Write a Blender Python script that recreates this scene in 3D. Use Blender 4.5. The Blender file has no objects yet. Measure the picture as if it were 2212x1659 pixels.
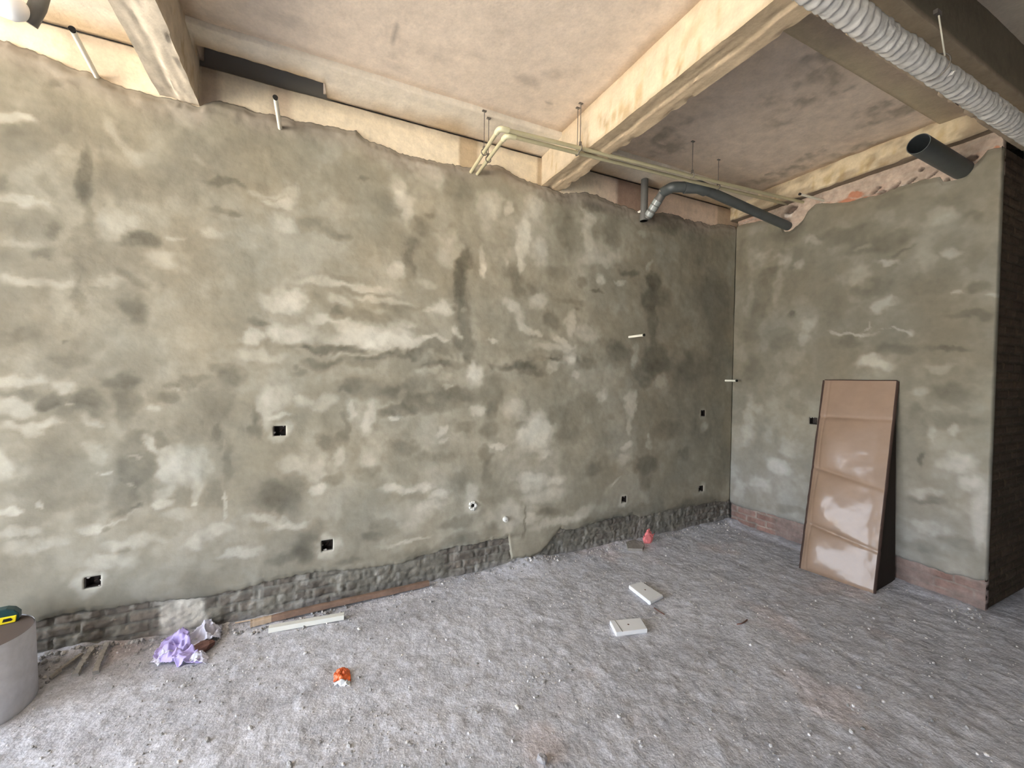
import bpy, math, random
import numpy as np
from mathutils import Vector, Matrix
sc = bpy.context.scene
COL = sc.collection
random.seed(7)

# ------------------------------------------------------------------ camera
FPX, YAW, PITCH, ROLL = 905.488, 0.451241, 0.0231544, 0.0124095
CAM = np.array([-3.92032, -2.89138, 1.5])
_f = np.array([math.sin(YAW)*math.cos(PITCH), math.cos(YAW)*math.cos(PITCH), -math.sin(PITCH)])
_r = np.array([math.cos(YAW), -math.sin(YAW), 0.0]); _u = np.cross(_r, _f)
RT = _r*math.cos(ROLL) + _u*math.sin(ROLL)
UP = -_r*math.sin(ROLL) + _u*math.cos(ROLL)
cd = bpy.data.cameras.new('camera'); cam = bpy.data.objects.new('camera', cd); COL.objects.link(cam)
cd.sensor_width = 36.0; cd.sensor_fit = 'HORIZONTAL'; cd.lens = FPX/2212*36; cd.clip_start = 0.02
M = Matrix(((RT[0], UP[0], -_f[0], CAM[0]), (RT[1], UP[1], -_f[1], CAM[1]), (RT[2], UP[2], -_f[2], CAM[2]), (0, 0, 0, 1)))
cam.matrix_world = M
sc.camera = cam

def at(px, py, ax, v):
    """point where the sight line of a photo pixel meets the plane axis=v"""
    d = _f + RT*(px-1106)/FPX - UP*(py-829.5)/FPX
    t = (v-CAM[ax])/d[ax]
    return CAM + d*t

# ------------------------------------------------------------------ light
sc.view_settings.view_transform = 'Standard'; sc.view_settings.look = 'None'
sc.view_settings.gamma = 1.0; sc.view_settings.use_curve_mapping = False
sc.view_settings.exposure = 2.38
SKY_STRENGTH = 2.8
SUN_STRENGTH = 18.0
w = bpy.data.worlds.new('world'); sc.world = w; w.use_nodes = True
wn = w.node_tree.nodes; wl = w.node_tree.links; wn.clear()
wo = wn.new('ShaderNodeOutputWorld'); wb = wn.new('ShaderNodeBackground')
wb.inputs['Color'].default_value = (0.86, 0.94, 1.06, 1); wb.inputs['Strength'].default_value = SKY_STRENGTH
wl.new(wb.outputs[0], wo.inputs[0])
sd = bpy.data.lights.new('sun', 'SUN'); sun = bpy.data.objects.new('sun', sd); COL.objects.link(sun)
sd.energy = SUN_STRENGTH; sd.angle = math.radians(2); sd.color = (1.0, 0.91, 0.78)
sun.rotation_euler = Vector((-0.38, -0.34, -0.85)).to_track_quat('-Z', 'Y').to_euler()
# daylight enters through the wide opening in the left wall: a sky portal in that opening
OPX, OPY0, OPY1, OPZ = -8.0, -3.3, -0.12, 2.85
pd = bpy.data.lights.new('sky_portal', 'AREA'); portal = bpy.data.objects.new('sky_portal', pd); COL.objects.link(portal)
pd.shape = 'RECTANGLE'; pd.size = OPY1-OPY0; pd.size_y = OPZ; pd.cycles.is_portal = True
portal.location = (OPX-0.05, (OPY0+OPY1)/2, OPZ/2)
portal.rotation_euler = (math.radians(90), 0, math.radians(-90))

# opening added behind the viewer to bring in more light, at the street end
BX0, BX1 = -7.8, -6.7
pd2 = bpy.data.lights.new('sky_portal', 'AREA'); portal2 = bpy.data.objects.new('sky_portal', pd2); COL.objects.link(portal2)
pd2.shape = 'RECTANGLE'; pd2.size = BX1-BX0; pd2.size_y = OPZ; pd2.cycles.is_portal = True
portal2.location = ((BX0+BX1)/2, -5.15, OPZ/2); portal2.rotation_euler = (math.radians(90), 0, 0)

# ------------------------------------------------------------------ helpers
def _hash(ix, iy, seed):
    h = (ix.astype(np.int64)*374761393 + iy.astype(np.int64)*668265263 + seed*2147483647) & 0xffffffff
    h = ((h ^ (h >> 13))*1274126177) & 0xffffffff
    return ((h ^ (h >> 16)) & 0xffff)/65535.0
def vn(x, y, seed=0):
    x = np.asarray(x, float); y = np.asarray(y, float)
    ix = np.floor(x); iy = np.floor(y); fx = x-ix; fy = y-iy
    fx = fx*fx*(3-2*fx); fy = fy*fy*(3-2*fy)
    a = _hash(ix, iy, seed); b = _hash(ix+1, iy, seed); c = _hash(ix, iy+1, seed); d = _hash(ix+1, iy+1, seed)
    return (a*(1-fx)+b*fx)*(1-fy) + (c*(1-fx)+d*fx)*fy
def fbm(x, y, sc_, seed=0, n=4, g=0.5):
    s = 0; a = 1; t = 0; x = np.asarray(x, float)*sc_; y = np.asarray(y, float)*sc_
    for i in range(n):
        s = s + a*(vn(x, y, seed+i*17)*2-1); t += a; a *= g; x = x*2.03+11.3; y = y*2.03+5.7
    return s/t
def sstep(a, b, x):
    t = np.clip((x-a)/(b-a), 0, 1); return t*t*(3-2*t)
def mixc(c0, c1, t):
    t = np.asarray(t)[..., None]; return np.asarray(c0)*(1-t) + np.asarray(c1)*t

def mesh_obj(name, V, F, mat, parent=None, col=None, smooth=True, loc=None):
    me = bpy.data.meshes.new(name)
    me.from_pydata([tuple(v) for v in V], [], F)
    if col is not None:
        at_ = me.color_attributes.new('Tint', 'FLOAT_COLOR', 'POINT')
        c = np.ones((len(V), 4), np.float32); c[:, :3] = col
        at_.data.foreach_set('color', c.ravel())
    if smooth: me.polygons.foreach_set('use_smooth', [True]*len(me.polygons))
    me.materials.append(mat); me.update()
    o = bpy.data.objects.new(name, me); COL.objects.link(o)
    if parent: o.parent = parent
    return o
def tag(o, label=None, cat=None, group=None, kind=None):
    if label: o['label'] = label
    if cat: o['category'] = cat
    if group: o['group'] = group
    if kind: o['kind'] = kind
    return o
def empty(name, loc, label=None, cat=None, group=None, kind=None):
    o = bpy.data.objects.new(name, None); COL.objects.link(o); o.location = loc; o.empty_display_size = .05
    return tag(o, label, cat, group, kind)
class MB:
    def __init__(s): s.V = []; s.F = []
    def add(s, V, F):
        n = len(s.V); s.V += [tuple(v) for v in V]; s.F += [tuple(i+n for i in f) for f in F]; return s
    def box(s, a, b):
        x0, y0, z0 = a; x1, y1, z1 = b
        V = [(x0,y0,z0),(x1,y0,z0),(x1,y1,z0),(x0,y1,z0),(x0,y0,z1),(x1,y0,z1),(x1,y1,z1),(x0,y1,z1)]
        return s.add(V, [(0,3,2,1),(4,5,6,7),(0,1,5,4),(1,2,6,5),(2,3,7,6),(3,0,4,7)])
    def tube(s, pts, r, n=16, cap0=True, cap1=True):
        pts = [Vector(p) for p in pts]
        rs = r if isinstance(r, (list, tuple)) else [r]*len(pts)
        V = []; prev = None
        for i, p in enumerate(pts):
            if i == 0: t = pts[1]-pts[0]
            elif i == len(pts)-1: t = pts[-1]-pts[-2]
            else: t = (pts[i+1]-pts[i]).normalized()+(pts[i]-pts[i-1]).normalized()
            t.normalize()
            if prev is None:
                a = Vector((0,0,1)) if abs(t.z) < .9 else Vector((1,0,0)); e = t.cross(a).normalized()
            else: e = (prev - t*prev.dot(t)).normalized()
            prev = e; g = t.cross(e)
            for k in range(n):
                A = 2*math.pi*k/n; V.append(p+e*math.cos(A)*rs[i]+g*math.sin(A)*rs[i])
        F = [(i*n+k, i*n+(k+1)%n, (i+1)*n+(k+1)%n, (i+1)*n+k) for i in range(len(pts)-1) for k in range(n)]
        if cap0: F.append(tuple(range(n-1, -1, -1)))
        if cap1: F.append(tuple((len(pts)-1)*n+k for k in range(n)))
        return s.add(V, F)
    def hollow(s, p0, p1, r, wall, n=24, depth=None):
        """pipe open at p1, closed at p0"""
        p0 = Vector(p0); p1 = Vector(p1); d = (p1-p0); L = d.length; d.normalize()
        dp = depth or L*.9; q = p1-d*dp; a = len(s.V)
        s.tube([p0, p1], r, n, True, False); b = len(s.V); s.tube([q, p1], r-wall, n, True, False)
        s.F += [(a+n+k, a+n+(k+1) % n, b+n+(k+1) % n, b+n+k) for k in range(n)]
        return s
    def obj(s, name, mat, parent=None, smooth=False, col=None, loc=None):
        V = s.V
        if loc is not None: V = [(v[0]-loc[0], v[1]-loc[1], v[2]-loc[2]) for v in V]
        o = mesh_obj(name, V, s.F, mat, parent, col, smooth)
        if loc is not None: o.location = loc
        return o
def bevel(o, w, seg=2, ang=40):
    m = o.modifiers.new('bevel', 'BEVEL'); m.width = w; m.segments = seg; m.limit_method = 'ANGLE'; m.angle_limit = math.radians(ang); return o
def autosmooth(o, ang=35):
    me = o.data; me.polygons.foreach_set('use_smooth', [True]*len(me.polygons))
    if hasattr(me, 'set_sharp_from_angle'): me.set_sharp_from_angle(angle=math.radians(ang))
    return o

def mat(name, color=(.5,.5,.5), rough=.9, tint=False, noise=None, bump=None, spec=.3, metal=0, coat=0, alpha=None, trans=0, sheen=0):
    """noise=(scale, amount, detail), bump=[(scale, strength, distance)...]"""
    m = bpy.data.materials.new(name); m.use_nodes = True; nt = m.node_tree; N = nt.nodes; L = nt.links
    b = N['Principled BSDF']; b.inputs['Roughness'].default_value = rough
    b.inputs['Specular IOR Level'].default_value = spec; b.inputs['Metallic'].default_value = metal
    b.inputs['Coat Weight'].default_value = coat
    if trans: b.inputs['Transmission Weight'].default_value = trans
    if alpha is not None: b.inputs['Alpha'].default_value = alpha
    tc = N.new('ShaderNodeTexCoord')
    if tint:
        a = N.new('ShaderNodeAttribute'); a.attribute_name = 'Tint'; src = a.outputs['Color']
    else:
        a = N.new('ShaderNodeRGB'); a.outputs[0].default_value = (*color, 1); src = a.outputs[0]
    for k, nz in enumerate(noise or []):
        s_, amt, det = nz
        t = N.new('ShaderNodeTexNoise'); t.inputs['Scale'].default_value = s_; t.inputs['Detail'].default_value = det
        t.inputs['Roughness'].default_value = .6; L.new(tc.outputs['Object'], t.inputs['Vector'])
        mr = N.new('ShaderNodeMapRange'); mr.inputs['From Min'].default_value = .28; mr.inputs['From Max'].default_value = .72
        mr.inputs['To Min'].default_value = 1-amt; mr.inputs['To Max'].default_value = 1+amt
        L.new(t.outputs['Fac'], mr.inputs['Value'])
        vm = N.new('ShaderNodeVectorMath'); vm.operation = 'SCALE'; L.new(src, vm.inputs[0]); L.new(mr.outputs[0], vm.inputs['Scale'])
        src = vm.outputs[0]
    L.new(src, b.inputs['Base Color'])
    last = None
    for s_, st, di in (bump or []):
        t = N.new('ShaderNodeTexNoise'); t.inputs['Scale'].default_value = s_; t.inputs['Detail'].default_value = 5
        L.new(tc.outputs['Object'], t.inputs['Vector'])
        bp = N.new('ShaderNodeBump'); bp.inputs['Strength'].default_value = st; bp.inputs['Distance'].default_value = di
        L.new(t.outputs['Fac'], bp.inputs['Height'])
        if last: L.new(last, bp.inputs['Normal'])
        last = bp.outputs[0]
    if last: L.new(last, b.inputs['Normal'])
    return m

MT = dict(
 plaster = mat('wall_plaster', tint=True, rough=.92, noise=[(26, .06, 6), (7, .05, 5)], bump=[(60, .25, .003), (9, .3, .01)]),
 concrete = mat('old_concrete', tint=True, rough=.93, noise=[(14, .10, 8), (70, .06, 4)], bump=[(40, .35, .004), (8, .3, .012)]),
 brick = mat('raw_brickwork', tint=True, rough=.95, noise=[(40, .14, 5), (9, .12, 5)], bump=[(55, .5, .006)]),
 floor = mat('dusty_concrete_floor', tint=True, rough=.93, noise=[(14, .17, 8), (55, .20, 6), (170, .16, 3)], bump=[(120, .6, .004), (36, .6, .010), (10, .35, .02)]),
 grit = mat('grit', tint=True, rough=.95, bump=[(150, .4, .003)]),
 shell = mat('outer_shell', (.26, .25, .23), .95),
 soil = mat('dark_soil', (.13, .115, .095), .95, noise=[(.6, .1, 4)]),
 ground = mat('pavement', (.66, .61, .54), .95, noise=[(.6, .1, 4)]),
 white_pvc = mat('cream_white_pvc', (.80, .77, .66), .35, spec=.5),
 black = mat('black_end', (.012, .011, .01), .8),
 ppr = mat('cream_water_pipe', (.50, .46, .30), .38, spec=.5, noise=[(20, .05, 3)]),
 ppr_l = mat('cream_elbow', (.64, .62, .42), .3, spec=.5),
 steel = mat('dull_steel', (.22, .20, .18), .45, metal=.6),
 shiny = mat('bright_zinc', (.75, .74, .70), .25, metal=.8),
 grey_pvc = mat('dark_grey_pvc', (.070, .080, .082), .42, spec=.5, noise=[(10, .12, 4)]),
 grey_pvc2 = mat('mid_grey_pvc', (.125, .125, .118), .5, spec=.4, noise=[(10, .15, 4)]),
 film = mat('clear_film', (.30, .33, .32), .18, spec=.8),
 wrap = mat('foil_wrap', (.66, .65, .62), .50, spec=.6, noise=[(30, .12, 4)], bump=[(80, .3, .003)]),
 boxm = mat('box_plastic', (.030, .022, .018), .6),
 mortar = mat('mortar_crumb', (.33, .31, .28), .95, noise=[(60, .2, 4)], bump=[(90, .5, .004)]),
 gypsum = mat('white_gypsum', (.72, .71, .66), .9, bump=[(120, .4, .002)]),
 foam = mat('white_foam', (.86, .87, .88), .75),
 wood = mat('timber', (.25, .165, .12), .85, noise=[(25, .2, 6)]),
 wood_l = mat('raw_timber', (.50, .38, .27), .85),
 batten = mat('white_batten', (.72, .72, .66), .6),
 drum = mat('drum_grey', (.58, .58, .60), .8, noise=[(30, .08, 5), (4, .1, 3)]),
 drum_top = mat('drum_top', (.09, .07, .06), .9),
 tape_green = mat('tape_green', (.015, .055, .06), .3, spec=.5),
 tape_yellow = mat('tape_yellow', (.90, .72, .02), .35, spec=.5),
 orange = mat('orange_foil', (.80, .17, .05), .35, spec=.6, noise=[(18, .25, 3)]),
 white_foil = mat('white_foil', (.88, .90, .92), .4),
 pink = mat('pink_plastic', (.90, .27, .27), .5),
 purple = mat('lavender_plastic', (.50, .42, .78), .35, spec=.6),
 pale = mat('pale_plastic', (.70, .70, .82), .35, spec=.6),
 redbrown = mat('brick_piece', (.16, .085, .07), .9, noise=[(60, .2, 4)]),
 stone = mat('stone', (.36, .35, .36), .95, noise=[(60, .15, 4)], bump=[(100, .4, .003)]),
 card = mat('brown_cardboard', (.30, .205, .142), .42, spec=.4, coat=.34, noise=[(9, .07, 6)]),
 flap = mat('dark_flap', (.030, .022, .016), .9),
 card_edge = mat('dark_cardboard_edge', (.075, .045, .035), .7),
)
MT['card'].node_tree.nodes['Principled BSDF'].inputs['Coat Roughness'].default_value = .15

# ------------------------------------------------------------------ relief sheets
def sheet(name, P, col, mt, parent, drop=None, skirt=None, smooth=True):
    """P (nu,nv,3) grid of points; drop mask of cells left out; skirt vector closes every rim backwards"""
    nu, nv = P.shape[:2]; V = P.reshape(-1, 3); C = col.reshape(-1, 3)
    I = np.arange(nu*nv).reshape(nu, nv)
    Q = np.stack([I[:-1, :-1], I[1:, :-1], I[1:, 1:], I[:-1, 1:]], -1)
    keep = np.ones(Q.shape[:2], bool) if drop is None else ~drop
    F = Q[keep]
    Fl = [tuple(int(i) for i in f) for f in F]
    V = V.tolist(); C = C.tolist()
    if skirt is not None:
        E = {}
        for f in Fl:
            for k in range(4):
                a, b = f[k], f[(k+1) % 4]
                if (b, a) in E: del E[(b, a)]
                else: E[(a, b)] = 1
        m = {}
        def back(i):
            if i not in m:
                v = V[i]; m[i] = len(V); V.append([v[0]+skirt[0], v[1]+skirt[1], v[2]+skirt[2]]); C.append([c*.9 for c in C[i]])
            return m[i]
        for a, b in list(E): Fl.append((b, a, back(a), back(b)))
    return mesh_obj(name, V, Fl, mt, parent, np.array(C, np.float32), smooth)

def blob_field(U, Z, blobs, on, seed):
    """stains: (px, py, rx, ry, strength[, tilt deg]) read off the photo, laid onto the wall plane in metres"""
    wu = fbm(U, Z, 7, seed, 4)*.055 + fbm(U, Z, 26, seed+5, 3)*.020; wz = fbm(U, Z, 7, seed+50, 4)*.055 + fbm(U, Z, 26, seed+55, 3)*.020
    A = U+wu; B = Z+wz; T = np.zeros_like(U)
    for b in blobs:
        px, py, rx, ry, s = b[:5]; tilt = math.radians(b[5]) if len(b) > 5 else 0
        c = on(px, py); h = on(px+rx, py); g = on(px, py-ry)
        ru = max(abs(h[0]-c[0]), .008); rz = max(abs(g[1]-c[1]), .008)
        du = A-c[0]; dz = B-c[1]
        if tilt: du, dz = du*math.cos(tilt)+dz*math.sin(tilt), -du*math.sin(tilt)+dz*math.cos(tilt)
        d = np.sqrt((du/ru)**2+(dz/rz)**2)
        T += s*(1-sstep(.50, 1.38, d))
    return T

def plaster_tones(T, U, Z, seed):
    """lime-cement plaster drying unevenly: damp dark to dry pale"""
    W = fbm(U, Z, 6, seed+70, 3)*.03; m1 = np.tanh(5*fbm(U+W, Z*.8-W, 4.2, seed, 4)); m2 = np.tanh(6*fbm(U-W, Z+W, 9.5, seed+40, 3))
    t = .50 + .42*np.tanh(T*1.25) + .055*m1 + .035*m2 + .05*fbm(U, Z, 22, seed+9, 4) + .05*fbm(U, Z, 1.3, seed+3, 3)
    t = np.clip(t, 0, 1)
    dark = (.098, .091, .067); midc = (.278, .257, .197); light = (.58, .56, .475)
    c = np.where((t < .5)[..., None], mixc(dark, midc, t*2), mixc(midc, light, t*2-1))
    warm = fbm(U, Z, 3.1, seed+21, 4)
    c = c*(1+np.stack([warm*.05, warm*0, -warm*.06], -1))
    # cool skylight tint painted into the low part of the wall, strongest at left
    lo = sstep(1.1, .35, Z)*(.55+.45*fbm(U, Z, 2.2, seed+31, 3))*(.25+.75*sstep(-3.2, -4.4, U))
    c = mixc2(c, c*np.array([1.0, 1.05, 1.18]), np.clip(lo, 0, 1))
    return c
def mixc2(a, b, t): return a*(1-t[..., None])+b*t[..., None]

EDGE = lambda pts, u, seed, amp=.012: np.interp(u, [p[0] for p in pts], [p[1] for p in pts]) + amp*fbm(u, u*0+seed, 14, seed, 4) + amp*.5*fbm(u, u*0+seed, 60, seed+3, 2)

# ------------------------------------------------------------------ long wall (behind)
def Bk(px, py): p = at(px, py, 1, 0.0); return (p[0], p[2])
def Rk(px, py): p = at(px, py, 0, 0.0); return (p[1], p[2])
wall_back = tag(MB().box((-8.2, .075, -.3), (3.2, .30, 3.6)).obj('wall_back', MT['shell']), 'long grey plastered wall with damp blotches and a brick foot', None, None, 'structure')

TOPB = [(-8,3.05),(-5.24,3.062),(-5.148,3.048),(-5.0,3.019),(-4.75,2.981),(-4.60,2.976),(-4.47,2.975),(-4.40,3.02),(-4.32,3.029),(-4.2,3.02),(-4.089,3.028),(-3.95,3.025),(-3.864,3.04),(-3.648,3.054),(-3.60,3.02),(-3.52,2.998),(-3.38,2.985),(-3.262,2.984),(-3.12,2.975),(-3.0,2.985),(-2.93,2.985),(-2.86,3.0),(-2.716,3.052),(-2.66,3.06),(-2.603,3.047),(-2.48,3.01),(-2.283,2.985),(-2.09,2.967),(-1.95,3.0),(-1.748,3.023),(-1.55,2.99),(-1.42,2.975),(-1.293,2.965),(-1.2,2.95),(-1.0,3.0),(-.85,3.01),(-.723,2.995),(-.5,3.0),(-.35,2.995),(-.211,3.035),(0,3.04),(.1,3.04)]
BOTB = [(-8,.23),(-5.35,.20),(-5.1,.243),(-4.935,.237),(-4.659,.223),(-4.46,.191),(-4.187,.222),(-3.832,.229),(-3.6,.20),(-3.369,.186),(-3.1,.225),(-2.903,.235),(-2.60,.235),(-2.527,.235),(-2.50,.06),(-2.30,.05),(-2.20,.10),(-2.05,.24),(-1.9,.20),(-1.64,.243),(-1.3,.25),(-1.2,.215),(-.9,.225),(-.576,.228),(-.2,.225),(.1,.21)]
STB = [(55,315,55,40,-.4),(10,395,20,25,-.45),(180,375,16,55,-.75),(190,420,14,25,-.5),(185,470,20,50,-.35),(205,560,45,50,-.4),(180,640,12,40,-.35),(110,410,22,22,-.25),(120,490,24,22,-.5),(110,545,30,12,-.7,20),(310,520,35,13,-.8),(280,600,32,12,-.35,-30),(290,665,24,30,-.65),(140,190,26,10,-.55),(135,275,15,30,-.3),(250,390,60,40,-.28),(330,400,45,35,-.25),(405,400,22,45,-.2),(490,398,38,9,-.6,-5),(512,456,15,7,-.7),(480,450,40,6,-.3),(660,480,30,16,-.4),(250,300,60,30,-.2),(0,480,60,20,-.2),(40,560,60,16,-.15),(60,640,40,20,-.2),
 (35,262,55,14,.7,-10),(65,270,25,9,.4),(265,300,16,50,.3,35),(30,440,40,9,.35),(70,448,40,9,.3),(20,520,60,10,.3),(260,480,38,26,.32),(60,610,75,13,.4),(340,563,40,20,.45,-15),(230,612,35,12,.25),(385,515,20,7,.4),(460,505,30,14,.3,-25),(560,415,50,7,.3),(595,437,25,7,.45),(612,480,32,22,.35),(440,345,30,9,.3,-30),(620,420,14,25,.25),(140,340,20,10,.2),(150,610,40,10,.2),
 (720,500,30,14,-.4),(745,510,20,12,-.35),(800,370,35,30,-.3),(830,440,40,22,-.22),(785,390,12,6,-.5),(900,485,25,18,-.45),(885,560,14,50,-.6),(890,530,24,22,-.35),(930,462,14,9,-.5),(990,400,34,40,-.45),(993,615,12,55,-.95),(999,560,10,30,-.7),(1006,690,16,60,-.6),(985,735,14,18,-.6),(1012,760,14,40,-.5),(740,600,34,9,-.3),(725,685,20,12,-.55),(555,695,24,10,-.65),(660,640,25,9,-.3),(790,640,50,7,-.25),(800,690,60,12,-.4,-8),(850,665,45,14,-.35),(870,690,35,14,-.35),(700,752,40,9,-.85),(740,757,50,9,-.7),(800,778,40,7,-.75),(835,772,18,5,-.5),(885,765,60,9,-.55,10),(950,752,50,14,-.4),(640,745,34,8,-.35),(660,750,14,6,-.4),
 (868,430,26,20,.55),(858,400,20,25,.35),(880,470,14,25,.4),(930,372,26,24,.35),(895,350,40,8,.35),(962,505,24,18,.3),(975,545,26,35,.4),(1040,560,9,32,.5),(1045,450,18,40,.35),(860,590,26,18,.5),(925,610,20,14,.35),(960,665,24,18,.8),(932,668,14,7,.4),(790,625,70,9,.4),(700,615,60,10,.35),(630,640,32,18,.65),(600,655,40,12,.45),(735,655,30,12,.5,-20),(830,650,60,8,.45),(535,730,24,20,1.0),(578,725,15,14,.6),(632,720,55,22,.6),(710,690,34,10,.5),(760,712,50,13,.55,-15),(790,735,62,20,.85),(835,745,50,18,.8),(862,728,30,20,.55),(895,742,40,11,.65,10),(942,735,22,7,.6),(986,718,7,12,.7),(560,768,55,12,.4,-5),(880,700,25,10,.4),(1060,737,14,6,.4),(1005,668,8,6,.5),
 (60,725,38,25,-.4),(145,730,9,6,-.5),(150,775,38,22,-.35),(100,870,38,16,-1.0),(190,862,45,18,-.6,8),(170,890,60,22,-.35),(265,820,34,14,-.6),(270,870,20,48,-.5),(355,858,28,12,-.6),(360,825,26,8,-.35,20),(410,825,40,13,-.35),(500,810,34,22,-.6),(475,790,24,14,-.35),(470,870,40,38,-.3),(555,905,11,34,-.6),(475,940,10,30,-.5),(500,1000,14,55,-.35),(290,950,34,16,-.5),(350,955,22,13,-.5),(285,1010,42,42,-.6),(265,1070,35,45,-.45),(100,980,50,45,-.3),(45,850,60,8,-.4),(330,1060,18,25,-.3),(470,1075,28,26,-.4),(605,1070,36,28,-.85),(600,1078,54,40,-.35),(645,1032,22,16,-.4),(70,1065,40,16,-.3),(140,1090,60,18,-.3),(270,1110,30,8,-.4,20),(298,1100,9,5,-.7),(240,1133,18,4,-.5,25),(665,1180,32,34,-.65),(680,1140,18,20,-.3),(630,1205,50,18,-.45),(280,1182,12,8,-.4),(650,806,18,6,-.5),(690,790,30,12,-.35),(90,1040,30,14,-.2),(20,745,40,12,-.2),
 (572,880,18,40,.5),(610,855,30,28,.32),(600,895,26,6,.6),(657,870,16,16,.4),(640,1000,30,22,.3),(20,880,42,20,.6),(65,920,60,12,.6),(0,1010,30,40,.6),(35,825,75,10,.5),(140,840,26,16,.4),(190,905,30,12,.5),(150,885,8,6,.6),(375,830,14,7,.45),(320,892,18,8,.4),(200,975,25,22,.35),(284,988,14,5,.6),(217,1016,12,4,.6,15),(322,962,12,15,.5),(355,1000,34,40,.6),(400,1010,30,45,.5),(348,1095,20,12,.8),(345,1065,22,22,.5),(420,1100,9,6,1.1),(420,1060,16,40,.5),(440,1000,20,40,.3),(88,1090,8,8,.8),(30,1107,26,5,.7),(280,1050,9,5,.7),(200,1140,38,9,.6,10),(265,1118,30,7,.5,20),(50,1150,50,14,.5),(70,1185,60,18,.4),(420,1170,25,18,.5),(582,1118,40,10,.6,-20),(625,1130,40,9,.5),(520,1190,45,10,.5),(494,1085,4,32,.6),(300,1170,60,13,.4),(230,1212,60,13,.4),(690,1010,18,28,.3),(605,931,24,22,.65),(707,1178,27,25,.7),(201,1257,36,26,.6),(470,1140,40,14,.35),(380,1120,40,10,.3),
 (760,838,24,24,-.45),(740,845,16,9,-.5),(795,840,60,22,-.5),(855,850,50,18,-.45),(892,830,24,14,-.4),(915,868,50,22,-.5),(870,886,40,9,-.6),(835,890,20,12,-.6),(965,860,50,22,-.45),(1000,850,40,14,-.45),(1060,845,24,38,-.5),(1060,880,13,26,-.5),(740,920,8,34,-.5),(700,955,17,19,-.7),(725,940,10,20,-.5),(935,788,34,9,-.4),(975,790,34,9,-.4),(765,785,60,11,-.5),(700,783,30,11,-.4),(1122,788,38,10,-.6),(1150,806,30,9,-.5),(1000,925,20,12,-.4),(1060,930,22,22,-.55),(1052,985,13,18,-.65),(1055,1022,14,28,-.45),(870,965,40,14,-.4),(940,985,50,13,-.3),(800,1020,30,12,-.35),(720,1035,24,14,-.45),(990,1040,28,22,-.35),(1080,1060,40,28,-.25),(990,1130,34,13,-.5),(1062,1140,18,14,-.45),(828,1140,24,14,-.35),(810,1160,24,9,-.5),(1000,1165,50,11,-.5),(900,1190,50,11,-.45),(1100,1158,24,6,-.5),(1128,1130,4,34,-.7),(1125,920,14,10,-.4),(760,1210,40,8,-.4),
 (1160,735,24,10,.3),(700,870,30,18,.45),(795,905,14,34,.6),(755,885,7,16,.4),(856,905,8,7,.8),(870,860,10,20,.35),(925,800,28,11,.4),(960,818,18,11,.3),(1025,800,17,19,.45),(1028,885,19,16,.65),(935,855,9,6,.4),(970,838,6,5,.5),(952,930,10,11,.6,-40),(965,945,8,6,.4),(1077,966,15,5,.7),(1110,885,24,18,.3),(800,990,22,30,.45),(730,985,14,20,.5),(680,1060,20,14,.5),(850,1058,40,9,.6),(900,1048,30,11,.6),(942,1068,18,10,.6),(930,1095,24,14,.35),(870,1110,60,28,.25),(1150,940,30,28,.45),(1165,920,22,38,.4),(1150,1045,30,13,.5),(1020,1060,18,18,.35),(1100,1115,16,36,.3),(1150,1120,40,10,.4),(880,1165,50,4,.5,5),(1020,1092,18,18,.6),
 (1190,430,40,10,-.45),(1280,440,30,14,-.55),(1310,452,36,13,-.45),(1395,474,20,10,-.6),(1430,482,40,18,-.5),(1215,470,18,50,-.35),(1232,510,22,38,-.4),(1110,592,24,18,-.55),(1115,625,14,18,-.5),(1260,610,12,11,-.6),(1150,618,12,11,-.4),(1205,590,26,18,-.3),(1360,590,20,9,-.6),(1413,608,15,18,-1.1),(1405,648,18,24,-.9),(1424,640,26,20,-.5),(1410,690,10,50,-.6),(1190,692,17,17,-.6),(1240,670,8,5,-.5),(1340,765,26,26,-.55),(1320,745,24,16,-.4),(1415,770,28,30,-.8),(1400,800,38,18,-.6),(1268,788,15,18,-.7),(1110,792,40,9,-.6),(1200,778,18,4,-.8),(1290,632,16,3,-.7),(1500,520,30,60,-.25),(1540,650,36,60,-.3),(1480,482,34,13,-.5),(1480,790,60,36,-.45),(1393,822,14,14,-.6),(1320,500,14,40,-.3),(1560,760,30,60,-.25),(1230,650,30,8,-.3),
 (1100,455,10,16,.6),(1155,448,18,36,.45),(1130,515,14,50,.75),(1127,572,8,18,.65),(1165,545,18,30,.5),(1065,440,18,30,.45),(1040,578,7,16,.6),(1095,575,7,15,.4),(1275,480,13,18,.5),(1272,520,12,34,.45),(1305,545,34,28,.5),(1290,567,34,12,.4),(1262,455,22,6,.4,-35),(1298,607,8,10,.8),(1335,610,14,4,.7),(1405,572,6,14,.5),(1390,508,10,10,.35),(1110,668,26,13,.65,-25),(1132,700,24,9,.7,-25),(1160,712,10,10,.75),(1165,650,22,22,.6),(1230,700,12,24,.6),(1060,737,10,7,.7),(1215,737,30,7,.6,-20),(1185,750,40,10,.5),(1270,722,28,22,.38),(1200,790,18,11,.6,30),(1232,775,12,14,.5),(1030,812,18,18,.5),(1245,812,8,8,.5),(1370,780,7,20,.5),(1372,748,8,12,.4),(1430,822,15,14,.35),(1460,770,20,14,.35),(1345,545,12,30,.2),
 (1210,890,24,22,-.4),(1232,930,28,28,-.5),(1260,880,40,28,-.3),(1395,1005,25,18,-.9),(1395,1040,14,22,-.45),(1285,1010,20,18,-.5),(1340,1112,60,16,-.5),(1500,1092,60,16,-.5),(1472,980,18,13,-.4),(1190,1106,28,10,-.5),(1440,930,28,22,-.35),(1520,900,44,60,-.25),(1290,1130,40,12,-.35),(1560,1000,20,60,-.3),
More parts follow.
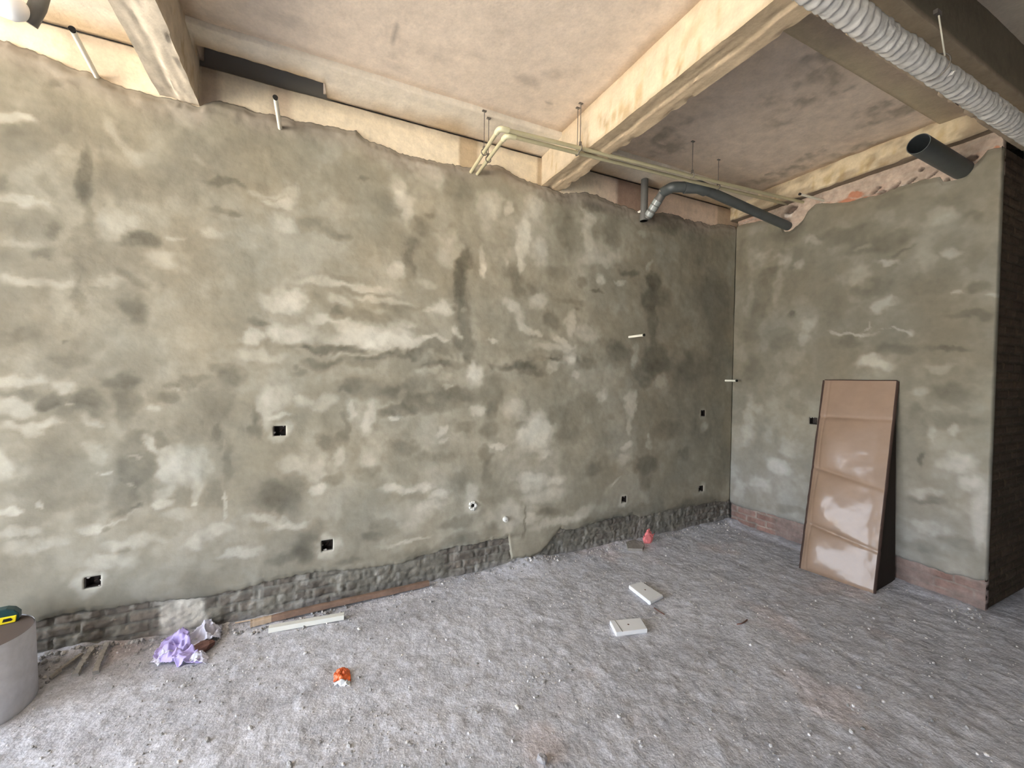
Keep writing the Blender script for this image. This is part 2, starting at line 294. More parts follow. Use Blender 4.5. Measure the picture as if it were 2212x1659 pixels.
 (1160,930,35,38,.5),(1150,1030,38,10,.5),(1365,878,10,34,.95),(1360,925,6,14,.6),(1357,965,10,9,.75),(1350,990,14,14,.5),(1300,858,14,12,.5,35),(1175,980,20,11,.5),(1200,1035,18,14,.5),(1180,1070,50,16,.45),(1262,1110,24,18,.5,40),(1205,1130,50,10,.6),(1330,1040,14,4,.5,25),(1403,960,6,12,.5),(1520,920,10,12,.5),(1519,893,10,14,.3),(1348,1080,10,12,.75),(1515,1057,8,12,.5),(1350,1106,7,7,.4),(1399,943,4,5,.6)]
STB = [b for b in STB if not isinstance(b, bool) and Ellipsis not in b]
BOXES_B = [(605,931,.068,.062),(707,1178,.062,.062),(201,1257,.066,.058),(1519,893,.062,.062),(1515,1055,.060,.062),(1348,1080,.060,.060)]

def wall_grid(u, top, bot, mid0, mid1, dz=.01, nb=10, nt=22):
    zm = np.arange(mid0, mid1+1e-6, dz)
    b = np.linspace(0, 1, nb, endpoint=False); t = np.linspace(0, 1, nt+1)[1:]
    Z = np.concatenate([bot[:, None]*(1-b)+mid0*b, np.repeat(zm[None], len(u), 0), mid1*(1-t)+top[:, None]*t], 1)
    return np.repeat(u[:, None], Z.shape[1], 1), Z

def long_plaster():
    u = np.concatenate([np.arange(-8.0, -5.5, .05), np.arange(-5.5, .0001, .0095), [0.004]])
    top = EDGE(TOPB, u, 3); bot = EDGE(BOTB, u, 8, .012)
    U, Z = wall_grid(u, top, bot, .33, 2.80)
    T = blob_field(U, Z, STB, Bk, 100)
    C = plaster_tones(T, U, Z, 200)
    damp = sstep(-2.2, -.5, U)*sstep(.5, 1.3, Z); dry = np.interp(U, [-5.2, -4.5, -3.6, -2.8, -1.9, -1.0, 0], [.76, .86, 1.14, 1.33, 1.32, 1.10, 1.2]); C = C*dry[..., None]*(1-.20*damp[..., None])  # light balance painted into the plaster colour: darker by the corner, brighter mid wall
    # smeared violet-grey fresh mortar along the upper rim
    rim = sstep(.17, .02, top[:, None]-Z)*(.6+.4*fbm(U, Z, 6, 77, 3))
    C = mixc2(C, np.broadcast_to(np.array([.33, .275, .235]), C.shape), np.clip(rim, 0, 1)*.8)
    D = .004*fbm(U, Z, 2.5, 300, 4) + .003*fbm(U, Z, 14, 310, 4)*(1+2.5*sstep(.16, .02, top[:, None]-Z))
    D += .016*sstep(.05, .0, top[:, None]-Z) + .010*sstep(.03, 0, Z-bot[:, None])
    # torn ridge of trowelled mortar at mid height
    rg = np.exp(-((Z-(1.60+.03*np.sin(U*3)+.05*fbm(U, Z*0, 3, 5, 3)))/.035)**2)*sstep(-3.9, -3.4, U)*sstep(-1.6, -2.0, U)
    D -= rg*.010*(.5+fbm(U, Z, 18, 60, 3))
    P = np.stack([U, D, Z], -1)
    uc = (U[:-1, :-1]+U[1:, 1:])/2; zc = (Z[:-1, :-1]+Z[1:, 1:])/2
    drop = np.zeros(uc.shape, bool)
    for (px, py, wd, hg) in BOXES_B:
        c = Bk(px, py); drop |= (abs(uc-c[0]) < wd/2) & (abs(zc-c[1]) < hg/2)
    P[:, :, 1] = np.where(P[:, :, 1] > .018, .018, P[:, :, 1])
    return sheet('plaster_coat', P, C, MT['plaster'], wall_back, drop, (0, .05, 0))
long_plaster()

def bricks(U, Z, bw=.20, bh=.060, off=0, jag=.004, seed=0):
    """returns height field and mortar mask of a rough half-bond"""
    U = U+jag*fbm(U, Z, 12, seed+1, 3); Z = Z+jag*fbm(U, Z, 12, seed+2, 3)
    row = np.floor(Z/bh); uu = U+off+(row % 2)*bw/2; k = np.floor(uu/bw)
    fu = (uu/bw-k)*bw; fz = (Z/bh-row)*bh
    e = np.minimum(np.minimum(fu, bw-fu), np.minimum(fz, bh-fz))
    m = sstep(.0035, .009, e)
    return m, _hash(k, row, seed)

def long_base():
    u = np.arange(-5.7, .03, .0095); z = np.arange(-.06, .34, .009)
    U, Z = np.meshgrid(u, z, indexing='ij')
    m, h = bricks(U, Z, seed=9)
    cover = sstep(-.02, .30, fbm(U, Z, 2.1, 400, 3)+.45*fbm(U, Z, 12, 410, 3)+.15*sstep(-3.2, -2.6, U))   # slush coat over most of it
    m2 = m*(1-cover*.7)+cover*.7
    C = mixc((.22, .21, .18), (.155, .135, .112), m) * (1+.25*(h-.5)[..., None])
    C = mixc2(C, np.broadcast_to(np.array([.195, .185, .152]), C.shape), cover*.75)
    for c0, s, col in ((-4.56, .115, (.50, .48, .42)), (-2.36, .13, (.42, .41, .39))):
        k = sstep(s, s*.75, abs(U-c0)+.02*fbm(U, Z, 16, 90, 3)); C = mixc2(C, np.broadcast_to(np.array(col), C.shape), k)
        m2 = m2*(1-k)+k
    C = C*(1.08+.45*fbm(U, Z, 20, 420, 5)[..., None]); wt = sstep(.30, .42, fbm(U*1.4, Z*.5, 20, 422, 4)); C = mixc2(C, np.broadcast_to(np.array([.38, .37, .33]), C.shape), wt*.6)
    lo = sstep(.07, -.0, Z+.03*fbm(U, Z, 8, 430, 3)); C = mixc2(C, np.broadcast_to(np.array([.30, .29, .28]), C.shape), lo*.7)
    D = .034-.014*m2-.010*fbm(U, Z, 18, 440, 4)-.006*fbm(U, Z, 60, 441, 2)
    sheet('exposed_brick', np.stack([U, D, Z], -1), C, MT['brick'], wall_back)
long_base()

def long_band():
    u = np.arange(-8.0, .35, .02); z = np.concatenate([np.arange(2.90, 3.20, .015), [3.205]])
    U, Z = np.meshgrid(u, z, indexing='ij')
    C = np.broadcast_to(np.array([.84, .74, .57]), U.shape+(3,)).copy()
    C = C*(1+.07*fbm(U, Z, 5, 500, 4)[..., None])
    C = C*np.interp(U, [-5.2, -4.3, -3.8], [.86, .9, 1.0])[..., None]; pk = sstep(-1.9, -1.5, U); C = mixc2(C, np.broadcast_to(np.array([.72, .57, .46]), C.shape), pk*.9)
    def patch(u0, u1, col, a=.8):
        k = sstep(u0-.012, u0+.012, U)*sstep(u1+.012, u1-.012, U); return mixc2(C, np.broadcast_to(np.array(col), C.shape), k*a)
    C = patch(-2.95, -2.80, (.48, .36, .22)); C = patch(-1.52, -1.22, (.30, .20, .15), .9); C = patch(-4.47, -4.38, (.40, .32, .25), .8)
    C = patch(-4.12, -4.02, (.44, .34, .25), .6); C = patch(-5.02, -4.80, (.52, .42, .32), .5); C = patch(-2.31, -2.27, (.40, .28, .16), .7)
    C = patch(-.25, .1, (.42, .32, .22), .7)
    st = sstep(3.14, 3.20, Z+.02*fbm(U, Z, 9, 511, 3)); C = C*(1-.28*st[..., None])
    C = C*(1-.25*np.clip(fbm(U*3, Z, 9, 512, 3)-.25, 0, 1)[..., None])
    D = .026-.004*fbm(U, Z, 5, 520, 3)-.002*fbm(U, Z, 30, 521, 3)
    P = np.stack([U, D, Z], -1)
    sheet('concrete_band', P, C, MT['concrete'], wall_back, None, (0, .06, 0))
long_band()

# ------------------------------------------------------------------ right wall
wall_right = tag(MB().box((.10, -1.80, -.3), (.95, .08, 2.985)).obj('wall_right', MT['shell']), 'short grey plastered wall right of the corner, brick exposed at head and foot', None, None, 'structure')
TOPR = [(-1.83,2.972),(-1.79,2.98),(-1.754,2.985),(-1.735,2.95),(-1.70,2.915),(-1.66,2.86),(-1.60,2.845),(-1.55,2.86),(-1.53,2.905),(-1.47,2.912),(-1.36,2.925),(-1.30,2.92),(-1.197,2.908),(-1.10,2.922),(-.982,2.933),(-.86,2.96),(-.79,2.995),(-.738,3.005),(-.68,2.97),(-.64,2.90),(-.60,2.865),(-.53,2.835),(-.468,2.845),(-.45,2.93),(-.38,2.97),(-.30,3.0),(-.243,3.02),(-.1,3.035),(.01,3.045)]
BOTR = [(-1.83,.205),(-1.807,.20),(-1.60,.175),(-1.434,.184),(-1.1,.195),(-.738,.207),(-.4,.20),(-.15,.19),(.01,.20)]
STR = [(1700,500,40,20,-.4),(1640,640,36,50,-.3),(1600,560,14,60,-.3),(1710,682,8,8,-.7),(1620,720,20,30,-.3),(1660,590,16,30,-.3),(1640,520,24,16,-.2),(1830,505,70,16,-.45),(1890,525,90,22,-.4),(1950,545,28,5,-.5),(1880,620,50,16,-.35),(1795,660,36,45,-.3),(1910,440,40,14,-.3),(2050,440,50,14,-.25,30),(2100,470,30,10,-.3,40),(2110,620,24,16,-.45),(2100,685,60,9,-.45),(1940,752,60,12,-.35),(2050,752,46,7,-.5),(2000,600,60,40,-.2),(1690,740,30,20,-.3),(2060,850,50,26,-.45),(2085,905,40,16,-.35),(1985,990,9,10,-.6),(1975,895,14,20,-.3),(2030,920,40,18,-.35),(1625,800,20,30,-.3),(1990,1185,50,14,-.35),(2010,1080,60,10,-.4),(1720,880,24,20,-.3),(1710,1100,40,10,-.3),(2060,1170,40,14,-.3),(2110,560,16,30,-.2),(1830,740,30,14,-.35),
 (1730,570,15,15,.5),(1675,567,30,12,.4),(1650,550,14,14,.3),(1865,530,20,7,.45),(1920,566,24,7,.6),(1905,655,18,14,.6),(1925,645,20,7,.4,20),(1880,775,26,18,1.0),(1888,786,40,14,.4),(1840,724,50,3,.8,5),(1935,715,34,3,.7,5),(1880,705,3,14,.5),(1965,712,12,8,.4),(2052,548,24,12,.5,30),(2060,633,18,6,.6),(2140,640,16,5,.5),(1740,700,18,18,.45),(1738,735,14,14,.4),(1680,620,14,40,.35),(1700,560,10,30,.25),(1850,600,34,18,.35),(1870,615,20,8,.3),(2030,470,34,18,.3,30),(1760,520,20,8,.45,30),(1620,650,10,40,.3),(2000,570,20,30,.2),(2010,930,10,30,.3),(2070,1000,40,18,.45),(2100,1045,26,18,.45),(1990,1060,36,12,.4),(1680,1010,24,18,.5),(1640,1045,20,14,.35),(1620,900,12,60,.3),(1700,960,20,24,.3),(2030,790,40,10,.3),(1990,840,20,12,.3),(2060,930,12,14,.5),(2110,1130,18,60,.3),(2000,1140,50,14,.35),(1660,940,14,20,.3),(1600,1060,14,20,.3),(1640,880,14,14,.3)]
BOX_R = (1757, 909, .068, .062)
def right_plaster():
    u = np.concatenate([[-1.824], np.arange(-1.815, -.005, .0095), [-.003]])
    top = EDGE(TOPR, u, 33, .008); bot = EDGE(BOTR, u, 38, .008)
    U, Z = wall_grid(u, top, bot, .33, 2.80)
    T = blob_field(U, Z, STR, Rk, 600)
    C = plaster_tones(T, U, Z, 640)*np.array([.86, .85, .84])*(.78+.42*sstep(2.0, .5, Z)+.06*sstep(-.6, -1.8, U))[..., None]*(1+sstep(1.5, .5, Z)[..., None]*np.array([0, .03, .15]))  # light painted into the plaster colour: dimmer above, brighter and cooler at the foot
    D = .004*fbm(U, Z, 2.5, 660, 4) + .0025*fbm(U, Z, 14, 670, 4)
    D += .014*sstep(.04, .0, top[:, None]-Z) + .012*sstep(.03, 0, Z-bot[:, None])
    D = np.minimum(D, .018)
    uc = (U[:-1, :-1]+U[1:, 1:])/2; zc = (Z[:-1, :-1]+Z[1:, 1:])/2
    c = Rk(BOX_R[0], BOX_R[1]); drop = (abs(uc-c[0]) < BOX_R[2]/2) & (abs(zc-c[1]) < BOX_R[3]/2)
    P = np.stack([D, U, Z], -1)
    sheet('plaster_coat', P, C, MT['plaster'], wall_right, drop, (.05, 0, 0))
right_plaster()
def right_brick(z0, z1, seed, base, cover_c, cov, pits):
    g = .0055 if pits else .009
    u = np.arange(-1.822, -.0, g); z = np.arange(z0, z1, g)
    U, Z = np.meshgrid(u, z, indexing='ij')
    m, h = bricks(U, Z, .20, .060, .07, .005, seed)
    end = sstep(-1.79, -1.80, U)
    C = mixc((.30, .26, .22), base, m)*(1+.35*(h-.5)[..., None])
    cover = sstep(cov-.25, cov+.25, fbm(U, Z, 3.5, seed+40, 4)); C = mixc2(C, np.broadcast_to(np.array(cover_c), C.shape), cover*.85)
    C = C*(1+.28*fbm(U, Z, 24, seed+50, 5)[..., None])
    D = .034-.010*np.maximum(m*(1-cover)+cover, end)-.006*fbm(U, Z, 25, seed+60, 4)*(1-end)
    if pits:
        W1 = fbm(U, Z, 30, seed+70, 3)
        def spot(px, py, ra, rb, tl=0):
            a = Rk(px, py); sc_ = abs(Rk(px+10, py)[0]-a[0])/10; t = -math.radians(tl)
            du = (U-a[0])*math.cos(t)+(Z-a[1])*math.sin(t); dz = -(U-a[0])*math.sin(t)+(Z-a[1])*math.cos(t)
            return sstep(1.25, .8, np.sqrt((du/(ra*sc_))**2+(dz/(rb*sc_))**2)+.45*W1)
        for q in ((2015,396,15,9,-10),(2000,403,10,6),(1974,413,14,5),(1863,429,9,6),(1828,434,20,7,-15),(1845,420,16,8,-15),(2150,320,8,12)):
            C = mixc2(C, np.broadcast_to(np.array([.40, .155, .085]), C.shape), spot(*q)*.85)
        for q in ((1946,405,15,6,30),(1951,426,19,4,5),(1700,462,9,7)):
            k = spot(*q); C = mixc2(C, np.broadcast_to(np.array([.62, .57, .52]), C.shape), k*.9); D = D-.008*k
        for q in ((1901,414,8,5),(1922,409,20,5,40),(1951,416,18,4,12),(1964,390,13,4,30),(1989,390,7,6),(1985,406,6,6),(1986,364,6,6),(2011,375,12,3,30),(1883,413,9,3,30),(1894,404,5,3),(2042,390,7,11),(2094,341,14,9),(2114,346,6,4),(1704,452,12,8),(2150,330,6,6)):
            k = spot(*q); D = D+.055*k; C = mixc2(C, np.broadcast_to(np.array([.10, .065, .05]), C.shape), k*.8)
        D = np.minimum(D, .085)
    sheet('exposed_brick', np.stack([D, U, Z], -1), C, MT['brick'], wall_right, None, (.05, 0, 0))
right_brick(-.06, .30, 700, (.27, .165, .135), (.26, .20, .175), -.1, False)
right_brick(2.80, 3.10, 720, (.40, .26, .20), (.42, .345, .28), -.25, True)
# jamb of the dark passage: bare brick turning the corner
def jamb():
    u = np.arange(.004, .95, .012); z = np.concatenate([np.arange(-.06, 2.985, .012)])
    U, Z = np.meshgrid(u, z, indexing='ij'); m, h = bricks(U, Z, .20, .060, .03, .005, 740)
    C = mixc((.09, .075, .05), (.095, .068, .045), m)*(1+.3*(h-.5)[..., None])  # brick darkened: shade of the unlit passage painted into its colour
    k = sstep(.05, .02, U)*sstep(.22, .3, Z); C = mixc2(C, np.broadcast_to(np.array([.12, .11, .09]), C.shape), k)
    D = -1.824+.010*(1-m)*(1-k)+.002
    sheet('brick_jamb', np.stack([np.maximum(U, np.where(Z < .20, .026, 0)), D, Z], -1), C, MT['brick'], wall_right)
jamb()

# ------------------------------------------------------------------ ceiling, haunches, beams
ZS, ZB = 3.263, 2.990
ceiling = tag(MB().box((-8.2, -5.3, 3.46), (3.2, .3, 3.62)).obj('ceiling', MT['shell']), 'old concrete ceiling slab with formwork stains', None, None, 'structure')
def slab():
    x = np.concatenate([np.arange(-8.0, -5.6, .1), np.arange(-5.6, .3, .02), np.arange(.35, 3.1, .1)])
    y = np.concatenate([np.arange(-5.2, -3.0, .1), np.arange(-3.0, .091, .02)])
    X, Y = np.meshgrid(x, y, indexing='ij')
    L_ = np.broadcast_to(np.array([.76, .65, .54]), X.shape+(3,)).copy()
    C = L_*(1+.07*fbm(X, Y, 1.7, 800, 4)[..., None])*(1-.18*np.clip(fbm(X, Y*2.2, 4, 801, 5)-.22, 0, 1)[..., None]*2)
    r = sstep(-2.2, -2.1, X)                      # the bay by the corner: bare, grey, honeycombed
    hc = sstep(.0, .30, fbm(X*1.2, Y*.8, 3.2, 810, 5)); fine = np.clip(fbm(X*.7, Y*1.2, 17, 811, 4)*2.2, -1, 1)
    CR = mixc((.74, .625, .52), (.42, .36, .29), np.clip(hc*.45+hc*fine*.8, 0, 1))*(1+.06*fine[..., None])
    C = mixc2(C, CR, r)
    pale = sstep(-2.0, -2.05, Y); C = mixc2(C, np.broadcast_to(np.array([.46, .42, .35]), C.shape), pale*.8)
    pale2 = sstep(.30, .12, abs(Y+.20))*r; C = mixc2(C, np.broadcast_to(np.array([.45, .36, .28]), C.shape), pale2*.4)
    # old drips and boards marks
    for (a, b, ra, rb, s) in ((-3.52,-.62,.015,.10,.35),(-3.50,-.45,.03,.03,.2),(-2.75,-.62,.09,.05,.25),(-2.63,-.75,.06,.06,.2),(-2.52,-.50,.03,.02,.35),(-3.3,-1.2,.05,.02,.2)):
        k = sstep(1.4, .4, np.sqrt(((X-a)/ra)**2+((Y-b)/rb)**2)+.5*fbm(X, Y, 14, 820, 3)); C = C*(1-s*k[..., None])
    for xe, sg in ((-2.269, -1), (-4.475, 1), (-.055, -1)):     # ochre tide marks along the beams
        dd = (X-xe)*sg; k = sstep(.075, .01, dd+.03*fbm(Y, Y*0+xe, 5, 822, 4))*(dd > -.02); C = mixc2(C, np.broadcast_to(np.array([.42, .29, .17]), C.shape), k*.6)
    k = sstep(.05, .0, abs(Y+.275)+.02*fbm(X, X*0, 3, 823, 3)); C = mixc2(C, np.broadcast_to(np.array([.55, .42, .29]), C.shape), k*.5)
    Z = ZS + .003*fbm(X, Y, 2.4, 830, 3) + .004*hc*r*fine
    drop = (X[:-1, :-1] > -4.475) & (X[1:, 1:] < -3.83) & (Y[:-1, :-1] > -.135)
    sheet('slab_soffit', np.stack([X, Y, Z], -1), C, MT['concrete'], ceiling, drop, (0, 0, .10))
slab()
def haunch(x0, x1, ya, yb, za, zb, seed, notch=None, cols=((.74,.67,.56), (.50,.385,.25)), name='haunch_strip'):
    """thin thickening of the slab beside a wall or beam"""
    x = np.arange(x0, x1+.001, .02); t = np.linspace(0, 1, 14)
    X, T_ = np.meshgrid(x, t, indexing='ij')
    y0 = ya+.006*fbm(x, x*0, 6, seed, 3)
    yb_ = np.full_like(x, yb)
    if notch: yb_ = np.where((x > notch[0]) & (x < notch[1]), notch[2]+.006*fbm(x, x*0, 30, seed+9, 3)+.014*sstep(notch[1]-.45, notch[1], x), yb_)
    Y = y0[:, None]*(1-T_)+yb_[:, None]*T_
    Z = za*(1-T_)+zb*T_ + .002*fbm(X, Y, 12, seed+1, 3)
    C = mixc(cols[0], cols[1], np.clip(sstep(.35, 1.05, T_+.3*fbm(X, Y*0, 3, seed+2, 4))+.25*fbm(X, Y, 6, seed+4, 4), 0, 1))*(1+.08*fbm(X, Y, 20, seed+3, 3)[..., None])
    return sheet(name, np.stack([X, Y, Z], -1), C, MT['concrete'], ceiling, None, (0, 0, .06))
haunch(-8.0, .1, -.262, .03, ZS-.030, ZS-.048, 850, (-4.475, -3.83, -.132))
haunch(-2.1, .1, -1.86, -1.545, ZS-.045, ZS-.025, 870, None, ((.46,.37,.29), (.54,.46,.32)))

def beam(name, a, b, axis, lo, hi, z0, z1, seed, cside, csoff, amp=.004, streak=True, patchy=False):
    """beam of rectangular section lofted lengthwise, edges chipped; lo<hi across"""
    n = max(2, int((b-a)/.02)); s = np.linspace(a, b, n)
    nz, ns = 10, 16
    prof = [(lo, z1-(z1-z0)*k/nz) for k in range(nz)] + [(lo+(hi-lo)*k/ns, z0) for k in range(ns)] + [(hi, z0+(z1-z0)*k/nz) for k in range(nz+1)]
    W = np.array([p[0] for p in prof]); Zz = np.array([p[1] for p in prof])
    S, Wm = np.meshgrid(s, W, indexing='ij'); _, Zm = np.meshgrid(s, Zz, indexing='ij'); K = np.broadcast_to(np.arange(len(prof)), S.shape)
    side = (K < nz) | (K > nz+ns)
    Wm = Wm + amp*fbm(S, Zm*3+Wm, 7, seed, 4); Zm = Zm + amp*.8*fbm(S, Wm*5, 9, seed+5, 4) 
    chip = np.clip(fbm(S, S*0, 16, seed+7, 3)-.12, 0, 1)*.028
    Zm = Zm+chip*((K == nz+ns) | (K == nz+ns-1)); Wm = Wm-chip*.7*(K == nz+ns)
    chip2 = np.clip(fbm(S, S*0, 14, seed+8, 3)-.25, 0, 1)*.02
    Zm = Zm+chip2*(K == nz)
    cs = np.broadcast_to(np.array(cside), S.shape+(3,)); cf = np.broadcast_to(np.array(csoff), S.shape+(3,))
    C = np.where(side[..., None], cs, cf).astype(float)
    C = C*(1+.10*fbm(S, Zm*2+Wm*2, 6, seed+11, 5)[..., None])
    C = C*(1-.45*np.clip(fbm(S*1.5, (Zm+Wm)*2, 12, seed+13, 3)-.28, 0, 1)[..., None])
    if patchy: C = mixc2(C, np.broadcast_to(np.array([.30, .235, .165]), C.shape), side*np.clip(sstep(.0, .35, fbm(S*1.2, Zm*2.5, 5, seed+30, 4))*.8+sstep(-1.60, -1.72, S), 0, 1)*.85)
    t = (Wm-lo)/(hi-lo); ed = t-.50-.10*fbm(S, S*0, 9, seed+15, 4); low = sstep(-.03, .03, ed)*(~side); seam = np.exp(-(ed/.03)**2)*(~side)
    C = C*(1-.22*((~side)*(1-low))[..., None]); C = C*(1+.35*(seam*(fbm(S, S*0, 20, seed+16, 3) > .1))[..., None]); Zm = Zm-.007*low
    if streak:
        zr = (Zm-z0)/(z1-z0); C = mixc2(C, np.broadcast_to(np.array([.46, .31, .17]), C.shape), (side*sstep(.80, 1.0, zr+.1*fbm(S, S*0, 6, seed+17, 3))*.6))
        dr = sstep(.12, .4, fbm(S*2.2, Zm*.7, 14, seed+18, 3))*side*sstep(.9, .3, zr); C = mixc2(C, C*np.array([.80, .74, .62]), dr)
    P = np.stack([Wm, S, Zm], -1) if axis == 'y' else np.stack([S, Wm, Zm], -1)
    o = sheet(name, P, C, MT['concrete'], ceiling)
    return autosmooth(o, 40)
CR_, SO_ = (.58, .49, .36), (.60, .475, .32)
beam('cross_beam', -5.0, .03, 'y', -2.269, -2.083, ZB, ZS+.02, 900, CR_, SO_)
beam('cross_beam', -5.0, .03, 'y', -4.652, -4.475, ZB, ZS+.02, 920, (.52, .45, .36), (.60, .53, .42), .006)
beam('cross_beam', -5.0, .03, 'y', -7.03, -6.85, ZB, ZS+.02, 940, CR_, SO_)
beam('edge_beam', -1.85, .06, 'y', -.055, .30, 3.085, ZS+.02, 960, (.62, .53, .37), (.30, .24, .175), .010, True, True)
beam('long_beam', -2.10, .95, 'x', -2.036, -1.850, ZB, ZS+.02, 980, (.17, .145, .105), (.50, .41, .30), .003, False)  # side colour darkened to paint in the shade on its rear face
# dark bar standing in for a long slot in the soffit of the long beam
MB().add([(-.95, -1.868, ZB-.006), (-.76, -1.862, ZB-.006), (-.76, -1.880, ZB-.006), (-.95, -1.884, ZB-.006), (-.95, -1.868, ZB+.02), (-.76, -1.862, ZB+.02), (-.76, -1.880, ZB+.02), (-.95, -1.884, ZB+.02)], [(0,1,2,3),(7,6,5,4),(0,4,5,1),(1,5,6,2),(2,6,7,3),(3,7,4,0)]).obj('soffit_wedge', MT['card_edge'], ceiling)

# ------------------------------------------------------------------ rest of the shell
def wbox(name, boxes, label):
    m = MB()
    for a, b in boxes: m.box(a, b)
    return tag(m.obj(name, MT['shell']), label, None, None, 'structure')
wbox('wall_left', [((-8.2, -5.3, -.3), (-8.0, OPY0, 3.6)), ((-8.2, OPY1, -.3), (-8.0, .3, 3.6)), ((-8.2, OPY0, OPZ), (-8.0, OPY1, 3.6))], 'left wall with a wide open front to the street')
wbox('wall_front', [((-8.2, -5.3, -.3), (BX0, -5.1, 3.6)), ((BX1, -5.3, -.3), (3.2, -5.1, 3.6)), ((BX0, -5.3, OPZ), (BX1, -5.1, 3.6))], 'wall behind the viewer with a second opening')
wbox('wall_passage', [((.0, -5.1, -.3), (.2, -3.0, 3.6)), ((2.2, -5.1, -.3), (2.4, .08, 3.6)), ((.95, -1.80, -.3), (2.2, -1.6, 3.6)), ((.2, -3.2, -.3), (2.2, -3.0, 3.6))], 'walls of the unlit passage')

# ------------------------------------------------------------------ floor
def height(X, Y):
    X = np.asarray(X, float); Y = np.asarray(Y, float)
    h = .006*fbm(X, Y, 1.6, 1000, 4) + .0035*fbm(X, Y, 9, 1010, 4)
    h += .007*np.clip(fbm(X, Y, 24, 1020, 4)-.05, 0, 1)+.004*fbm(X, Y, 14, 1025, 3)
    heap = sstep(-.16, .0, Y)*(.012+.018*np.clip(fbm(X, Y*0, 2.2, 1030, 3)+.2, 0, 1))
    heap = heap + .045*np.exp(-((X+2.36)/.22)**2)*sstep(-.22, 0, Y) + .05*sstep(-4.6, -5.05, X)*sstep(-.38, -.02, Y)
    heap = heap + .018*sstep(-.12, 0, X)*sstep(-1.85, -1.6, Y)
    return h + heap*(1+.35*fbm(X, Y, 14, 1040, 3))
FLB = [(180,1515,110,22,.5),(250,1480,90,18,.3),(60,1440,60,30,-.35),(200,1400,60,16,-.3),(1180,1225,90,22,.7),(1330,1200,70,14,.35),(1050,1270,60,14,.35),(980,1600,180,40,.25),(900,1560,60,12,.35),(1130,1430,50,16,.35),(1180,1450,50,8,-.25),(1240,1480,60,8,-.3),(700,1560,120,18,-.3),(560,1500,60,12,-.35),(380,1560,120,16,-.35),(230,1600,60,14,-.4),(420,1490,40,14,-.35),(640,1420,80,14,.2),(1480,1470,50,10,-.35),(1560,1440,70,9,-.3,-30),(1640,1560,90,10,-.35,-30),(1900,1350,60,20,-.1),(1860,1290,60,8,.4,-20),(2070,1315,60,7,.7,-15),(2160,1345,40,6,.6),(2120,1380,90,7,.25,-20),(1740,1205,30,6,.4),(1600,1140,40,8,.35),(1560,1290,50,12,.35),(1640,1310,30,14,.25),(1500,1180,40,12,.3),(2100,1500,120,18,-.25,-25),(1900,1580,120,14,-.3,-30),(1800,1500,80,9,.3,-30),(1750,1560,50,8,.35,-30),(1450,1600,120,12,.25,-20),(2000,1640,120,10,-.35,-25),(300,1640,200,16,.2),(1540,1380,80,16,-.2),(760,1350,70,12,-.15),(1000,1350,80,16,.25),(1330,1420,80,14,-.15),(820,1500,80,16,.15),(500,1590,60,14,.2)]
def floor_():
    x = np.concatenate([np.arange(-8.2, -5.6, .06), np.arange(-5.6, .2, .0125), np.arange(.2, 2.4, .05)])
    y = np.concatenate([np.arange(-5.2, -2.45, .08), np.arange(-2.45, .081, .0125)])
    X, Y = np.meshgrid(x, y, indexing='ij')
    Fk = lambda px, py: tuple(at(px, py, 2, 0.0)[:2])
    T = np.zeros_like(X); A = X+.05*fbm(X, Y, 6, 1100, 4); B = Y+.05*fbm(X, Y, 6, 1110, 4)
    for b in FLB:
        c = Fk(b[0], b[1]); e = Fk(b[0]+b[2], b[1]); g = Fk(b[0], b[1]-b[3])
        v1 = np.array([e[0]-c[0], e[1]-c[1]]); v2 = np.array([g[0]-c[0], g[1]-c[1]])
        Mi = np.linalg.inv(np.array([v1, v2]).T); da = A-c[0]; db = B-c[1]
        p = Mi[0, 0]*da+Mi[0, 1]*db; q = Mi[1, 0]*da+Mi[1, 1]*db
        T += b[4]*(1-sstep(.3, 1.5, np.sqrt(p*p+q*q)))
    # scraped streaks that run from the upper left to the lower right
    ang = math.radians(-12); s1 = X*math.cos(ang)-Y*math.sin(ang); s2 = X*math.sin(ang)+Y*math.cos(ang)
    st = fbm(s1*.55, s2*2.4, 5, 1120, 4)
    T = T+.55*np.exp(-((X+2.2)/1.0)**2-((Y+.7)/.6)**2)+.25*sstep(-2.6, -1.2, X)-.42*sstep(-3.8, -4.8, X)  # light balance painted into the floor: brighter mid and right, dimmer far left
    t = .5+.30*np.tanh(T)+.16*fbm(X, Y, 3.2, 1130, 5)+.14*st+.16*fbm(X, Y, 26, 1140, 3)
    c = mixc((.27, .265, .265), (.74, .74, .77), np.clip(t, 0, 1))
    c = c*np.array([1., 1.01, 1.05]); H = height(X, Y)+.004*st
    red = sstep(.25, .5, fbm(X, Y, 2.3, 1150, 4)); c = mixc2(c, c*np.array([1.05, .97, .93]), red)
    return tag(sheet('floor', np.stack([X, Y, H], -1), c, MT['floor'], None), 'rough dusty grey concrete floor', None, None, 'structure')
floor_()
tag(MB().box((-60, -30, -.45), (-8.0, 30, -.03)).obj('ground', MT['ground']), 'pale street surface outside', None, None, 'structure')
tag(MB().box((-8.0, -30, -.45), (14, -5.3, -.03)).obj('ground', MT['soil']), 'dark yard surface behind the building', None, None, 'structure')  # unseen ground darkened so less light bounces in from behind

def fz(x, y): return float(height(x, y))
